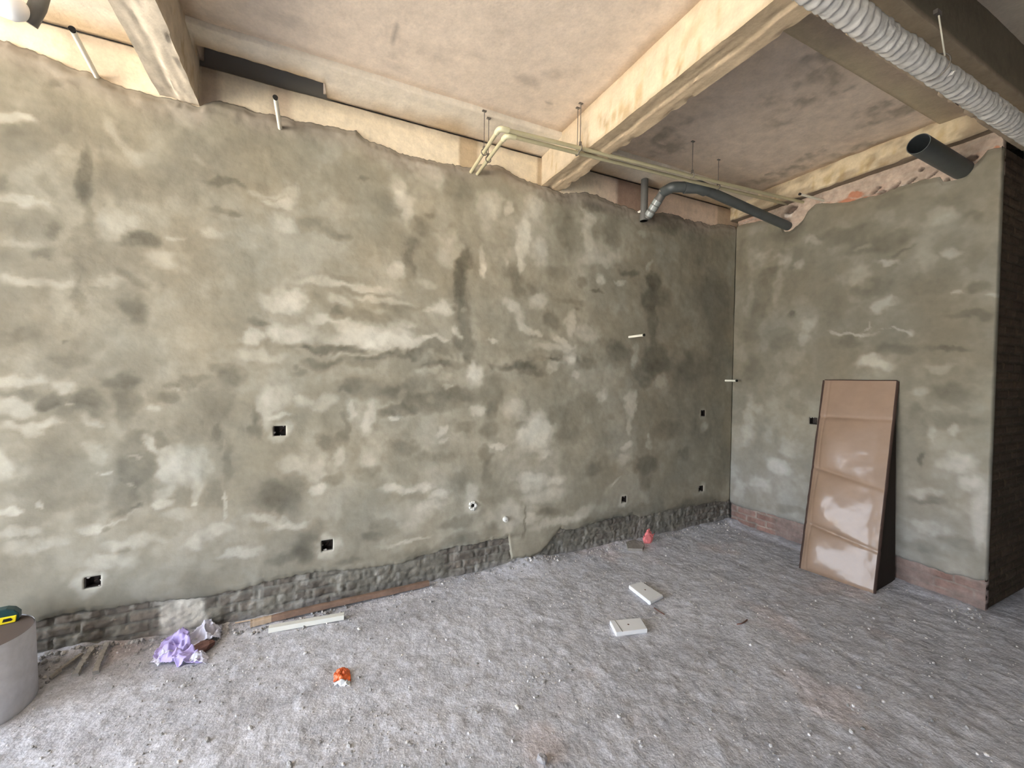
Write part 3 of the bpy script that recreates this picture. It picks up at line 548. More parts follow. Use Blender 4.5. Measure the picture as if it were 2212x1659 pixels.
# loose grit: nobody could count it
ICO = None
def ico():
    t = (1+5**.5)/2
    V = np.array([(-1,t,0),(1,t,0),(-1,-t,0),(1,-t,0),(0,-1,t),(0,1,t),(0,-1,-t),(0,1,-t),(t,0,-1),(t,0,1),(-t,0,-1),(-t,0,1)], float); V /= np.linalg.norm(V[0])
    F = [(0,11,5),(0,5,1),(0,1,7),(0,7,10),(0,10,11),(1,5,9),(5,11,4),(11,10,2),(10,7,6),(7,1,8),(3,9,4),(3,4,2),(3,2,6),(3,6,8),(3,8,9),(4,9,5),(2,4,11),(6,2,10),(8,6,7),(9,8,1)]
    return V, F
IV, IF = ico()
def grit():
    rng = np.random.default_rng(5); V = []; F = []; C = []
    clusters = [(at(px, py, 2, 0), r, n) for px, py, r, n in ((760,1590,.25,170),(420,1500,.3,170),(230,1400,.3,200),(1160,1470,.2,170),(300,1620,.3,150),(900,1600,.3,120),(1000,1300,.3,90),(850,1330,.35,110),(1560,1140,.3,150),(2090,1330,.25,90),(1640,1480,.4,80),(1450,1560,.3,70),(560,1400,.3,120),(1250,1300,.4,60),(1900,1540,.4,60))]
    pts = []
    for c, r, n in clusters:
        q = rng.normal(0, r*.55, (n, 2)); pts += [(c[0]+a, c[1]+b) for a, b in q]
    pts += [(rng.uniform(-5.4, .0), rng.uniform(-2.3, -.02)) for _ in range(2600)]
    pts += [(rng.uniform(-5.4, .0), -abs(rng.normal(0, .07))-.005) for _ in range(1500)]
    heap = [(at(px, py, 2, 0)[0]+rng.normal(0, .09), min(at(px, py, 2, 0)[1]+rng.normal(0, .04), -.02)) for px, py in ((150,1420),(250,1395),(200,1430),(120,1450),(300,1390),(690,1330),(520,1370),(1170,1215),(2105,1322)) for _ in range(26)]
    nb = len(pts); pts += heap
    for qi, (x, y) in enumerate(pts):
        if x > -.02 or y > -.008 or x < -5.6 or y < -2.4: continue
        s = min(.0014+rng.exponential(.0020), .013) if qi < nb else rng.uniform(.004, .015); sq = rng.uniform(.5, 1, 3); n = len(V)
        J = IV*(1+rng.uniform(-.25, .25, (12, 1)))*sq*s; a = rng.uniform(0, 6.28)
        R = np.array([[math.cos(a), -math.sin(a), 0], [math.sin(a), math.cos(a), 0], [0, 0, 1]]); J = J@R.T
        J += (x, y, fz(x, y)+s*.35); V += J.tolist(); F += [(i+n, j+n, k+n) for i, j, k in IF]
        g = rng.choice([rng.uniform(.26, .45), rng.uniform(.5, .8)], p=[.6, .4]); C += [[g, g*.97, g*.94]]*12
    o = mesh_obj('floor_grit', V, F, MT['grit'], None, np.array(C, np.float32), False)
    tag(o, 'loose grit and mortar crumbs scattered over the dusty floor', 'rubble', None, 'stuff')
grit()

# ------------------------------------------------------------------ things: sockets in the walls
def socket_box(c, wd, hg, face, label, k):
    """open back box sunk into the plaster; face 'b' long wall, 'r' right wall"""
    r = random.Random(k)
    loc = (c[0], 0, c[1]) if face == 'b' else (0, c[0], c[1])
    e = empty('socket_box', loc, label, 'socket box', 'empty socket boxes sunk in the plaster')
    def mp(a, d, z): return (a, d, z) if face == 'b' else (d, -a, z)
    w2, h2, t, dp = wd/2-.002, hg/2-.002, .002, .050
    m = MB()
    def bx(a0, a1, d0, d1, z0, z1):
        p = [mp(a0, d0, z0), mp(a1, d1, z1)]; m.box([min(p[0][i], p[1][i]) for i in range(3)], [max(p[0][i], p[1][i]) for i in range(3)])
    bx(-w2, w2, dp-t, dp, -h2, h2); bx(-w2, -w2+t, .003, dp, -h2, h2); bx(w2-t, w2, .003, dp, -h2, h2); bx(-w2, w2, .003, dp, -h2, -h2+t); bx(-w2, w2, .003, dp, h2-t, h2)
    m.obj('back_box', MT['boxm'], e)
    for i in range(3):
        a = r.choice([-1, 1])*(wd/2-.003) if i % 2 else r.uniform(-wd/2.6, wd/2.6); z = r.choice([-1, 1])*(hg/2-.003) if i % 2 == 0 else r.uniform(-hg/2.6, hg/2.6)
        q = r.uniform(.004, .0075); m = MB(); m.add([mp(v[0]*q*1.2+a, v[1]*q*.8+.006, v[2]*q+z) for v in IV*(1+np.array([[r.uniform(-.2, .2)] for _ in range(12)]))], IF)
        m.obj('mortar_crumb', MT['mortar'], e)
    a = r.uniform(-.012, .012); MB().tube([mp(a, .048, -.01), mp(a+.008, .034, .006), mp(a-.010, .024, -.006)], .0022, 6).obj('wire_end', MT['card_edge'], e, True)
BL = ['empty socket box at mid height left, in the pale halo above the round damp patch', 'empty socket box low on the long wall above the timber batten', 'lowest left empty socket box near the grey drum', 'empty socket box at mid height closest to the corner on the long wall', 'empty socket box low down beside the corner, under the mid-height one', 'empty socket box low on the long wall above the pink wrapper']
for k, (b, l) in enumerate(zip(BOXES_B, BL)): socket_box(Bk(b[0], b[1]), b[2], b[3], 'b', l, k)
socket_box(Rk(BOX_R[0], BOX_R[1]), BOX_R[2], BOX_R[3], 'r', 'empty socket box on the short wall beside the leaning cardboard panel', 9)

# gypsum-filled pipe mouths low on the long wall
c = Bk(1021, 1092); e = empty('plugged_pipe_mouth', (c[0], 0, c[1]), 'crumbly white plugged hole with a gap in its middle, low on the long wall', 'wall plug')
m = MB(); r = random.Random(3)
for i in range(9):
    A = math.radians(-150+i*36); s = r.uniform(.010, .016)
    m.add([(v[0]*s+math.cos(A)*.024, v[1]*s*.8-.004, v[2]*s+math.sin(A)*.024) for v in IV*(1+np.array([[r.uniform(-.2, .2)] for _ in range(12)]))], IF)
m.obj('gypsum_ring', MT['gypsum'], e, True); MB().tube([(0, -.004, 0), (0, .01, 0)], .013, 14).obj('dark_hole', MT['black'], e)
c = Bk(1091, 1121); e = empty('plugged_pipe_mouth', (c[0], 0, c[1]), 'round white plug with a tiny dark eye, low on the long wall', 'wall plug')
MB().tube([(0, .01, 0), (0, -.022, 0), (0, -.027, 0)], [.021, .020, .013], 18).obj('gypsum_plug', MT['gypsum'], e, True); MB().tube([(-.004, -.026, -.004), (-.004, -.0285, -.004)], .003, 8).obj('dark_eye', MT['black'], e)

# conduit stubs
def stub(p0, p1, label, rad=.0105, black=True):
    e = empty('conduit_stub', p0, label, 'conduit', 'white conduit stubs left sticking out of the walls')
    d = Vector(p1)-Vector(p0); n = d.normalized()
    m = MB(); m.hollow(-n*.03, d, rad, .002, 18); autosmooth(m.obj('tube', MT['white_pvc'], e))
    if black: tag(autosmooth(MB().tube([d-n*.0, d+n*.012], [rad*.92, rad*1.12], 16).obj('end_tape', MT['black'], e)), 'black tape over the end')  # plain black piece on the tube end
a = Bk(605, 277); stub((a[0], 0, a[1]), (a[0]-.005, -.30, a[1]+.0), 'white conduit stub at the wall head between the left beam and the dark slot', .0115)
a = Bk(208, 163); stub((a[0], .0, a[1]), (a[0]+.035, -.33, a[1]+.0), 'leftmost white conduit stub with a black end, left of the first beam', .0115)
a = Bk(1359, 728); stub((a[0], .0, a[1]), (a[0], -.175, a[1]+.003), 'short white conduit stub in the middle height of the long wall')
a = Bk(1567, 822); stub((a[0], .0, a[1]), (a[0]+.003, -.115, a[1]), 'short white conduit stub beside the room corner')
a = Rk(1775, 432); stub((.02, a[0], a[1]), (-.275, a[0]+.015, a[1]+.0), 'thin white conduit stub at the head of the short wall under the cream beam', .0095)
a = Bk(1382, 457); stub((a[0], .0, a[1]), (a[0], -.03, a[1]), 'tiny bright conduit end at the wall head beside the grey riser', .010, False)

# cream water pipes
def bend(p0, p1, p2, rad, n=8):
    p0, p1, p2 = Vector(p0), Vector(p1), Vector(p2); a = p1+(p0-p1).normalized()*rad; b = p1+(p2-p1).normalized()*rad
    return [a*(1-t)**2+p1*2*t*(1-t)+b*t*t for t in [i/n for i in range(n+1)]]
def water_pipe(b0, elb, end, label, R=.0125):
    e = empty('water_pipe', (b0[0], 0, b0[1]), label, 'water pipe', 'pair of cream water pipes under the ceiling'); o = Vector((b0[0], 0, b0[1]))
    P0 = Vector((b0[0], .03, b0[1]))-o; P1 = Vector(elb)-o; P2 = Vector(end)-o
    E = bend(P0, P1, P2, .03)
    tag(autosmooth(MB().tube([P0, E[0]], R, 18).obj('wall_branch', MT['ppr'], e)))
    q0 = E[0]+(P0-E[0]).normalized()*.02; q1 = E[-1]+(P2-E[-1]).normalized()*.03
    tag(autosmooth(MB().tube([q0]+E+[q1], R*1.35, 18).obj('elbow', MT['ppr_l'], e)), 'pale cream elbow')
    mid = E[-1].lerp(P2, .55); mid.z -= .006
    autosmooth(MB().tube([E[-1], mid, P2], R, 18).obj('long_run', MT['ppr'], e)); return o, P1, P2
ZW = 2.945
b1 = Bk(1018, 372); e1 = at(1079, 277, 2, ZW+.012); w1 = at(1735, 437, 0, .03)
b2 = Bk(1031, 376); e2 = at(1094, 292, 2, ZW); w2 = at(1702, 441, 0, .03)
water_pipe(b1, e1, tuple(w1), 'cream water pipe of the pair, the upper one in the photo with the farther elbow')
water_pipe(b2, e2, tuple(w2), 'cream water pipe of the pair, the lower one in the photo nearer the wall')
def hanger(p, top, label, ring=.019, axis='x'):
    e = empty('pipe_hanger', p, label, 'pipe hanger', 'thin rods and rings that hold the pipes'); h = top-p[2]
    autosmooth(MB().tube([(0, 0, ring), (0, 0, h)], .0028, 8).obj('rod', MT['steel'], e))
    MB().box((-.014, -.008, h-.004), (.014, .008, h+.002)).obj('ceiling_plate', MT['steel'], e)
    pts = []
    for i in range(17):
        A = 2*math.pi*i/16; pts.append((0, math.cos(A)*ring, math.sin(A)*ring) if axis == 'x' else (math.cos(A)*ring, 0, math.sin(A)*ring))
    m = MB(); m.tube(pts, .0035, 8, False, False); m.box((-.007, -.007, ring), (.007, .007, ring+.02)); autosmooth(m.obj('ring_clamp', MT['steel'], e))
def lerp(a, b, t): return tuple(a[i]*(1-t)+b[i]*t for i in range(3))
A0 = (b1[0], 0, b1[1]); B0 = (b2[0], 0, b2[1])
hanger(lerp(A0, e1, .50), ZS-.038, 'pipe hanger on the wall branch of the upper cream pipe', axis='y'); hanger(lerp(B0, e2, .42), ZS-.04, 'pipe hanger on the wall branch of the lower cream pipe', axis='y')
def on_run(e_, w_, x): t = (x-e_[0])/(w_[0]-e_[0]); return lerp(e_, w_, t)
hanger(on_run(e1, w1, -2.335), ZS, 'pipe hanger just left of the main beam on the upper cream pipe'); hanger(on_run(e2, w2, -2.325), ZS, 'pipe hanger just left of the main beam on the lower cream pipe')
hanger(on_run(e1, w1, -1.33), ZS, 'pipe hanger right of the main beam above the grey drain elbow'); hanger(on_run(e2, w2, -.93), ZS, 'pipe hanger over the grey drain pipe near the corner bay')

# grey drain pipes by the corner
e = empty('drain_riser', tuple(at(1391, 470, 1, -.045)), 'upright grey drain pipe at the head of the long wall behind the cream pipes', 'drain pipe'); o = e.location
p0 = at(1391, 474, 1, -.045); 
autosmooth(MB().tube([(0, 0, -.03), (0, 0, 3.222-o[2])], .031, 24).obj('pipe', MT['grey_pvc2'], e)); autosmooth(MB().tube([(0, 0, -.03), (0, 0, .03)], .035, 24).obj('socket_collar', MT['grey_pvc2'], e))
q0 = at(1398, 470, 1, -.075); q1 = at(1433, 415, 1, -.24); q1b = at(1452, 404, 1, -.34); q2 = at(1510, 404, 1, -.44); q3 = at(1703, 489, 0, .03)
e = empty('drain_pipe', tuple(q0), 'dark grey drain pipe that bends off the wall head and runs into the short wall', 'drain pipe'); o = Vector(q0)
v = lambda p: Vector(p)-o
autosmooth(MB().tube([v(q0), v(q0).lerp(v(q1), .5), v(q1)], [.033, .036, .036], 24).obj('branch', MT['grey_pvc2'], e)); 
bb = bend(v(q1), v(q1b), v(q2), .03)
autosmooth(MB().tube([v(q1)]+bb+[v(q2)], .041, 24).obj('elbow', MT['grey_pvc'], e))
bb = bend(v(q1b), v(q2), v(q3), .02)
autosmooth(MB().tube([v(q1b).lerp(v(q2), .45)]+bb+[bb[-1].lerp(v(q3), .05)], .050, 24).obj('coupling', MT['grey_pvc'], e))
autosmooth(MB().tube([bb[-1], v(q3)], .038, 24).obj('long_pipe', MT['grey_pvc'], e))
m = MB(); n = (v(q1)-v(q0)).normalized()
for t0 in (.18, .42, .62):
    c = v(q0).lerp(v(q1), t0); m.tube([c-n*.022, c+n*.016], [.0372, .0385], 20)
autosmooth(m.obj('plastic_wrap', MT['film'], e))
c = v(q1); m = MB(); m.tube([c-n*.004, c+n*.006], .043, 24); tag(autosmooth(m.obj('pipe_clamp', MT['shiny'], e)), 'bright metal clamp')

q = Rk(2076, 366); e = empty('drain_stub', (0, q[0], q[1]), 'short fat dark grey drain pipe stub with an open mouth, high on the short wall', 'drain pipe')
autosmooth(MB().hollow((.06, 0, 0), (-.60, .0, .02), .057, .0035, 40, .4).obj('pipe', MT['grey_pvc'], e))

# foil-wrapped pipe under the long beam
def wrapped(pts, r0, name, label, seed, rings=26, mt='wrap'):
    P = [Vector(p) for p in pts]; L = (P[-1]-P[0]).length; n = int(L/.006); V = []; F = []; K = 28
    t = (P[-1]-P[0]).normalized(); e_ = t.cross(Vector((0, 0, 1))).normalized(); g = e_.cross(t); base = P[0]
    for i in range(n+1):
        s = i/n*L; c = P[0]+t*s
        for k in range(K):
            A = 2*math.pi*k/K
            ph = s*2*math.pi*rings/1.0+A*1.0+1.5*float(fbm(s*3, A*.0, 2, seed, 2)); saw = (ph/(2*math.pi)) % 1.0
            rr = r0*(1+.16*saw*(.4+float(vn(s*30, A*1.5, seed+6)))+.08*float(vn(s*60, A*3, seed))+.08*float(vn(s*8, A*2, seed+2)))
            V.append(tuple(c+e_*math.cos(A)*rr+g*math.sin(A)*rr-base))
    for i in range(n):
        for k in range(K): F.append((i*K+k, i*K+(k+1) % K, (i+1)*K+(k+1) % K, (i+1)*K+k))
    e = empty(name, tuple(base), label, 'pipe'); mesh_obj('wrapping', V, F, MT[mt], e); return e
PW0 = (-3.0, -1.972, 2.885); PW1 = (.94, -2.015, 2.885)
wp = wrapped([PW0, PW1], .041, 'insulated_pipe', 'long silvery wrapped pipe running under the beam at upper right', 5, 21)
m = MB()
pt = at(2028, 152, 1, -1.99); 
m.add([(v[0]*.010+pt[0]+3.0, v[1]*.03+pt[1]+1.972-.03, v[2]*.012+2.86-2.885) for v in IV], IF); m.obj('torn_flap', MT['wrap'], wp)
pt = at(2022, 100, 1, -2.0)
e = empty('pipe_hanger', (pt[0], -2.0, 2.885), 'single wire strap that holds the silvery wrapped pipe', 'pipe hanger'); o = e.location
tp = at(2027, 28, 1, -2.045)
autosmooth(MB().tube([(0, -.03, .03), (tp[0]-o[0], tp[1]-o[1], tp[2]-o[2])], .003, 8).obj('wire', MT['white_pvc'], e))
MB().box((tp[0]-o[0]-.02, -.05, tp[2]-o[2]-.008), (tp[0]-o[0]+.02, -.035, tp[2]-o[2]+.01)).obj('anchor_plate', MT['steel'], e)
pts = [(0, math.cos(a_)*.05, math.sin(a_)*.05) for a_ in [2*math.pi*i/20 for i in range(21)]]
autosmooth(MB().tube(pts, .003, 6, False, False).obj('strap_loop', MT['steel'], e))

# white wrapped end of a pipe at the upper left
pa = at(26, 14, 1, -.42)
e = empty('wrapped_pipe_end', tuple(pa), 'white rounded wrapped pipe end hanging in the upper left corner', 'pipe'); 
m = MB(); m.tube([(-.30, .02, .10), (-.12, .01, .05), (-.03, 0, .01), (.012, 0, -.004), (.034, 0, -.012), (.044, 0, -.016)], [.058, .058, .056, .050, .034, .008], 24)
autosmooth(m.obj('white_wrap', MT['white_foil'], e), 60)
m = MB(); m.tube([(.02, .07, -.01), (.055, .05, .06), (.08, .04, .16), (.09, .04, .27)], [.026, .028, .028, .028], 20); autosmooth(m.obj('grey_pipe', MT['grey_pvc2'], e), 60)

# ------------------------------------------------------------------ leaning cardboard panel
def cardboard():
    TL = Vector((-.030, -.872, 1.482)); TR_ = Vector((-.030, -1.350, 1.486)); BL_ = Vector(at(1729, 1228, 2, .004)); BR = Vector(at(1886, 1282, 2, .004))
    e = empty('cardboard_panel', tuple((BL_+BR)/2), 'tall brown glossy cardboard panel leaning on the short wall', 'cardboard'); o = e.location.copy()
    nx, ny = 60, 170; ex = (TR_-TL).normalized(); ey = (BL_-TL).normalized(); nrm = ex.cross(ey).normalized()
    if nrm.x > 0: nrm = -nrm
    cre = [(.205, .190), (.475, .525), (.765, .815)]   # left, right height share of each crease
    V = []; F = []
    def surf(s, t, thick=0):
        L_ = TL.lerp(BL_, t); R_ = TR_.lerp(BR, t); p = L_.lerp(R_, s)
        ys = [0]+[a+(b-a)*s for a, b in cre]+[1]
        h = 0
        for k in range(4):
            if ys[k] <= t <= ys[k+1]:
                q = (t-ys[k])/(ys[k+1]-ys[k]); amp = [.004, .034, .040, .034][k]; sm = min(max(s, 0), 1); hs = math.sin(math.pi/2*min(sm/.20, 1)) if sm < .20 else max(0, min(1, (.84-sm)/.62)); hs = hs*hs*(3-2*hs)*.35+hs*.65
                h = amp*(math.sin(math.pi*q)**.55)*hs - .005*math.exp(-(min(q, 1-q)/.035)**2)*(0 < k or q > .5)
        h -= .004*math.exp(-((s-.085)/.012)**2)
        h += .0022*float(fbm(s*3, t*9, 2.2, 71, 3))
        return p+nrm*(h+thick)-o
    for i in range(nx+1):
        for j in range(ny+1): V.append(surf(i/nx, j/ny))
    F = [(i*(ny+1)+j, (i+1)*(ny+1)+j, (i+1)*(ny+1)+j+1, i*(ny+1)+j+1) for i in range(nx) for j in range(ny)]
    ob = mesh_obj('front_sheet', V, F, MT['card'], e)
    for nm, s, w in (('left_edge', 0.0, -.012), ('right_edge', 1.0, .006)):
        m = MB(); P = []
        for j in range(0, 61):
            t = j/60; jit = .0025*float(fbm(t*20, s, 1.5, 5, 2)); a = surf(s, t)+ex*(w+jit)+nrm*.003; b = surf(s, t)-nrm*.028+ex*(w+jit); c_ = surf(s, t)+nrm*.003; P += [c_, a, b]
        Fs = []
        for j in range(60):
            k = j*3; Fs += [(k, k+1, k+4, k+3), (k+1, k+2, k+5, k+4)]
        m.add(P, Fs); tag(m.obj(nm, MT['card_edge'], e, True), 'dark worn edge')
    m = MB(); P = []
    for i in range(41):
        s = i/40; a = surf(s, 0); P += [a+nrm*.003, a-ey*.006+nrm*.002, a-nrm*.028-ey*.004]
    Fs = []
    for i in range(40):
        k = i*3; Fs += [(k, k+3, k+4, k+1), (k+1, k+4, k+5, k+2)]
    m.add(P, Fs); tag(m.obj('top_edge', MT['card_edge'], e, True), 'dark worn edge')
    m = MB(); fA = TR_-o+Vector((.004, .004, -.01)); fB = BR-o+Vector((.02, .004, .0)); fC = Vector((-.012, -1.372, .012))-o; m.add([fA, fB, fC, fA+Vector((0, .006, 0)), fB+Vector((0, .006, 0)), fC+Vector((0, .006, 0))], [(0,1,2),(5,4,3),(0,3,4,1),(1,4,5,2),(2,5,3,0)]); tag(m.obj('side_flap', MT['flap'], e), 'dark flap folded back to the wall')  # solid wedge added in place of the dark shadow between panel and wall
    m = MB(); m.add([TL-nrm*.026-o, TR_-nrm*.026-o, BR-nrm*.026-o, BL_-nrm*.026-o], [(0, 1, 2, 3)]); m.obj('back_sheet', MT['card_edge'], e)
cardboard()

# ------------------------------------------------------------------ litter on the floor
def slab_thing(name, q, th, mt, label, cat, group, bev=.003, extra=None):
    P = [at(x, y, 2, th+.006) for x, y in q]; c = sum(P)/4; z0 = fz(c[0], c[1])+.001
    e = empty(name, (c[0], c[1], z0), label, cat, group)
    m = MB(); V = [(p[0]-c[0], p[1]-c[1], 0) for p in P]+[(p[0]-c[0], p[1]-c[1], th) for p in P]
    m.add(V, [(3,2,1,0),(4,5,6,7),(0,1,5,4),(1,2,6,5),(2,3,7,6),(3,0,4,7)]); o = m.obj('slab', MT[mt], e); bevel(o, bev, 3)
    return e, [Vector((p[0]-c[0], p[1]-c[1], th)) for p in P]
e, P = slab_thing('foam_block', [(1358,1262),(1386,1254),(1431,1283),(1403,1297)], .026, 'foam', 'white foam block farther from the viewer, with one rounded end', 'foam block', 'white foam blocks on the floor', .005)
cc = (P[0]+P[2])/2; MB().tube([cc+Vector((0, 0, -.002)), cc+Vector((0, 0, .0006))], .006, 10).obj('peg_hole', MT['redbrown'], e)
m = MB(); m.tube([P[2].lerp(P[3], .02)+Vector((0, .008, -.013)), P[2].lerp(P[3], .98)+Vector((0, .008, -.013))], .0145, 14); autosmooth(m.obj('rounded_end', MT['foam'], e))
e, P = slab_thing('foam_block', [(1317,1338),(1384,1332),(1399,1356),(1331,1364)], .026, 'foam', 'white foam block nearest the viewer, with a groove near one end', 'foam block', 'white foam blocks on the floor', .004)
cc = (P[0]+P[2])/2; MB().tube([cc+Vector((0, 0, -.002)), cc+Vector((0, 0, .0006))], .006, 10).obj('peg_hole', MT['redbrown'], e)
ga = P[0].lerp(P[1], .16)+Vector((0, 0, .0004)); gb = P[3].lerp(P[2], .20)+Vector((0, 0, .0004)); MB().tube([ga, gb], .0016, 6).obj('groove', MT['steel'], e)

# timber and white batten along the wall foot
a = Vector(at(545, 1352, 2, .02)); b = Vector(at(925, 1268, 2, .03)); a.y = min(a.y, -.035); b.y = -.03
a = Vector((-4.225, -.070, .030)); b = Vector((-3.165, -.040, .040))
e = empty('timber_batten', tuple(a), 'reddish brown timber stick lying along the foot of the long wall', 'timber'); d = b-a; L = d.length
def stick(name, mt, parent, L, w, h, dirv, seed, s0=0, s1=1, lab=None, round_=False):
    r = random.Random(seed); dirv = dirv.normalized(); sd_ = dirv.cross(Vector((0, 0, 1))).normalized(); up = sd_.cross(dirv)
    V = []; n = 24; rough_ = .22 if mt == 'mortar' else .06
    for i in range(n+1):
        t = s0+(s1-s0)*i/n; c = dirv*(L*t)+up*(.004*math.sin(t*5))+(sd_*r.uniform(-.002, .002) if mt == 'mortar' else Vector((0, 0, 0)))
        j = 1+rough_*r.uniform(-1, 1)
        for (p, q) in ((-.5, -.45), (-.42, -.5), (.42, -.5), (.5, -.45), (.5, .45), (.42, .5), (-.42, .5), (-.5, .45)): V.append(c+sd_*p*w*j+up*q*h*j)
    F = [(i*8+k, i*8+(k+1) % 8, (i+1)*8+(k+1) % 8, (i+1)*8+k) for i in range(n) for k in range(8)]+[tuple(range(7, -1, -1)), tuple(n*8+k for k in range(8))]
    m = MB(); m.add(V, F); o_ = m.obj(name, MT[mt], parent); autosmooth(o_, 50)
    if lab: tag(o_, lab)
    return o_
stick('shaft', 'wood', e, L, .034, .030, d, 1, .10, 1); stick('raw_end', 'wood_l', e, L, .0342, .0302, d, 2, 0, .10, 'pale raw timber end')
a2 = Vector(at(580, 1362, 2, .015)); b2_ = Vector(at(743, 1334, 2, .02)); a2.z = fz(a2.x, a2.y)+.016; b2_.z = fz(b2_.x, b2_.y)+.020
e = empty('angle_batten', tuple(a2), 'short off-white angle strip lying beside the timber stick', 'batten'); d = b2_-a2; L = d.length; dn = d.normalized(); sdv = dn.cross(Vector((0, 0, 1))).normalized()
m = MB(); 
def plank(m, w0, w1, z0, z1): 
    m.add([dn*s+sdv*ww+Vector((0, 0, zz)) for s in (0, L) for ww, zz in ((w0, z0), (w1, z0), (w1, z1), (w0, z1))], [(0,1,2,3),(7,6,5,4),(0,4,5,1),(1,5,6,2),(2,6,7,3),(3,7,4,0)])
plank(m, .0, .006, -.014, .014); m.obj('front_flange', MT['batten'], e); m = MB(); plank(m, -.030, .0, .008, .014); m.obj('top_flange', MT['batten'], e)

# crumpled plastics
def crumple(name, parent, mt, poly, hgt, seed, nx=34, thick=.0012, folds=9):
    """sheet of thin plastic filling the outline poly (metres), thrown into folds"""
    xs = [p[0] for p in poly]; ys = [p[1] for p in poly]; x0, x1, y0, y1 = min(xs), max(xs), min(ys), max(ys)
    ny = max(8, int(nx*(y1-y0)/(x1-x0)*1.2))
    def inside(x, y):
        c_ = False; j = len(poly)-1
        for i in range(len(poly)):
            if (poly[i][1] > y) != (poly[j][1] > y) and x < (poly[j][0]-poly[i][0])*(y-poly[i][1])/(poly[j][1]-poly[i][1])+poly[i][0]: c_ = not c_
            j = i
        return c_
    X, Y = np.meshgrid(np.linspace(x0, x1, nx), np.linspace(y0, y1, ny), indexing='ij'); S = x1-x0
    f1 = np.abs(fbm(X/S, Y/S, folds, seed, 3)); f2 = 1-np.abs(fbm(X/S+3, Y/S*1.4, folds*.6, seed+3, 3))*2
    cx, cy = (x0+x1)/2, (y0+y1)/2; dd = np.sqrt(((X-cx)/(x1-x0)*2)**2+((Y-cy)/(y1-y0)*2)**2)
    Z = hgt*np.clip(1.05-dd*.75, .08, 1)*(.35+.9*np.clip(f2, 0, 1)-.5*f1)
    X = X+S*.03*fbm(X/S, Y/S, 12, seed+7, 2); Y = Y+S*.03*fbm(X/S, Y/S, 12, seed+8, 2)
    V = [(float(X[i, j]), float(Y[i, j]), max(float(Z[i, j]), .002)) for i in range(nx) for j in range(ny)]; F = []
    for i in range(nx-1):
        for j in range(ny-1):
            if inside((X[i, j]+X[i+1, j+1])/2, (Y[i, j]+Y[i+1, j+1])/2): F.append((i*ny+j, (i+1)*ny+j, (i+1)*ny+j+1, i*ny+j+1))
    used = sorted({k for f in F for k in f}); mp = {k: i for i, k in enumerate(used)}
    o_ = mesh_obj(name, [V[k] for k in used], [tuple(mp[k] for k in f) for f in F], MT[mt], parent, None, True)
    so = o_.modifiers.new('thickness', 'SOLIDIFY'); so.thickness = thick
    return o_
def fl(pts, c, z=.01): return [(float(at(x, y, 2, z)[0]-c[0]), float(at(x, y, 2, z)[1]-c[1])) for x, y in pts]
c = at(395, 1405, 2, 0); c = (c[0], c[1], fz(c[0], c[1]))
e = empty('plastic_bag', c, 'crumpled lavender and white plastic bag against the wall foot at left', 'plastic bag')
crumple('lavender_sheet', e, 'purple', fl([(330,1425),(350,1395),(378,1372),(400,1378),(412,1405),(440,1425),(436,1432),(385,1440),(345,1432)], c), .10, 11, 64, .0012, 5)
crumple('pale_sheet', e, 'pale', fl([(396,1398),(425,1368),(466,1346),(480,1358),(476,1380),(445,1392),(418,1402)], c), .085, 15, 44, .0012, 4)
crumple('pale_tail', e, 'pale', fl([(325,1430),(345,1405),(372,1396),(376,1420),(340,1438)], c), .045, 18, 34, .0012, 4)
crumple('thin_flap', e, 'pale', fl([(405,1418),(425,1412),(452,1418),(446,1432),(410,1434)], c), .045, 21, 32, .0012, 4)
p = at(437, 1402, 2, .01); 
def lump(name, p, s, mt, label, cat, seed, group=None, sq=(1, .8, .7)):
    r = random.Random(seed); V, F = IV, IF
    mid = {}; VV = [Vector(v) for v in V]; FF = []
    def mp_(a, b):
        k = (min(a, b), max(a, b))
        if k not in mid: mid[k] = len(VV); VV.append(((VV[a]+VV[b])/2).normalized())
        return mid[k]
    for a_, b_, c_ in F:
        x, y, z = mp_(a_, b_), mp_(b_, c_), mp_(c_, a_); FF += [(a_, x, z), (b_, y, x), (c_, z, y), (x, y, z)]
    W = []
    for v_ in VV:
        k = 1+r.uniform(-.16, .16); W.append((v_.x*s*sq[0]*k, v_.y*s*sq[1]*k, v_.z*s*sq[2]*k))
    m = MB(); m.add(W, FF); zz = fz(p[0], p[1]); o_ = m.obj(name, MT[mt], None); o_.location = (p[0], p[1], zz+s*sq[2]*.72); o_.rotation_euler = (0, 0, r.uniform(0, 6))
    return tag(o_, label, cat, group)
lump('brick_fragment', p, .050, 'redbrown', 'dark red-brown brick fragment behind the lavender plastic bag', 'brick fragment', 3, None, (1.2, .7, .55))
lump('stone', at(1171, 1646, 2, 0), .022, 'stone', 'pale round stone at the bottom edge of the view, below the foam blocks', 'stone', 5)
lump('stone', at(1856, 1485, 2, 0), .011, 'stone', 'small pale stone alone on the floor below the cardboard panel', 'stone', 6)
lump('stone', at(1117, 1530, 2, 0), .010, 'gypsum', 'small white chip on the floor between the orange packet and the pale round stone', 'stone', 7, None, (1.6, .7, .6))
lump('stone', at(775, 1360, 2, 0), .010, 'gypsum', 'small white chip just right of the off-white angle strip', 'stone', 8, None, (1.3, .7, .5))
lump('stone', (-3.86, -.028, 0), .020, 'stone', 'grey mortar lump between the timber stick and the wall', 'stone', 9)

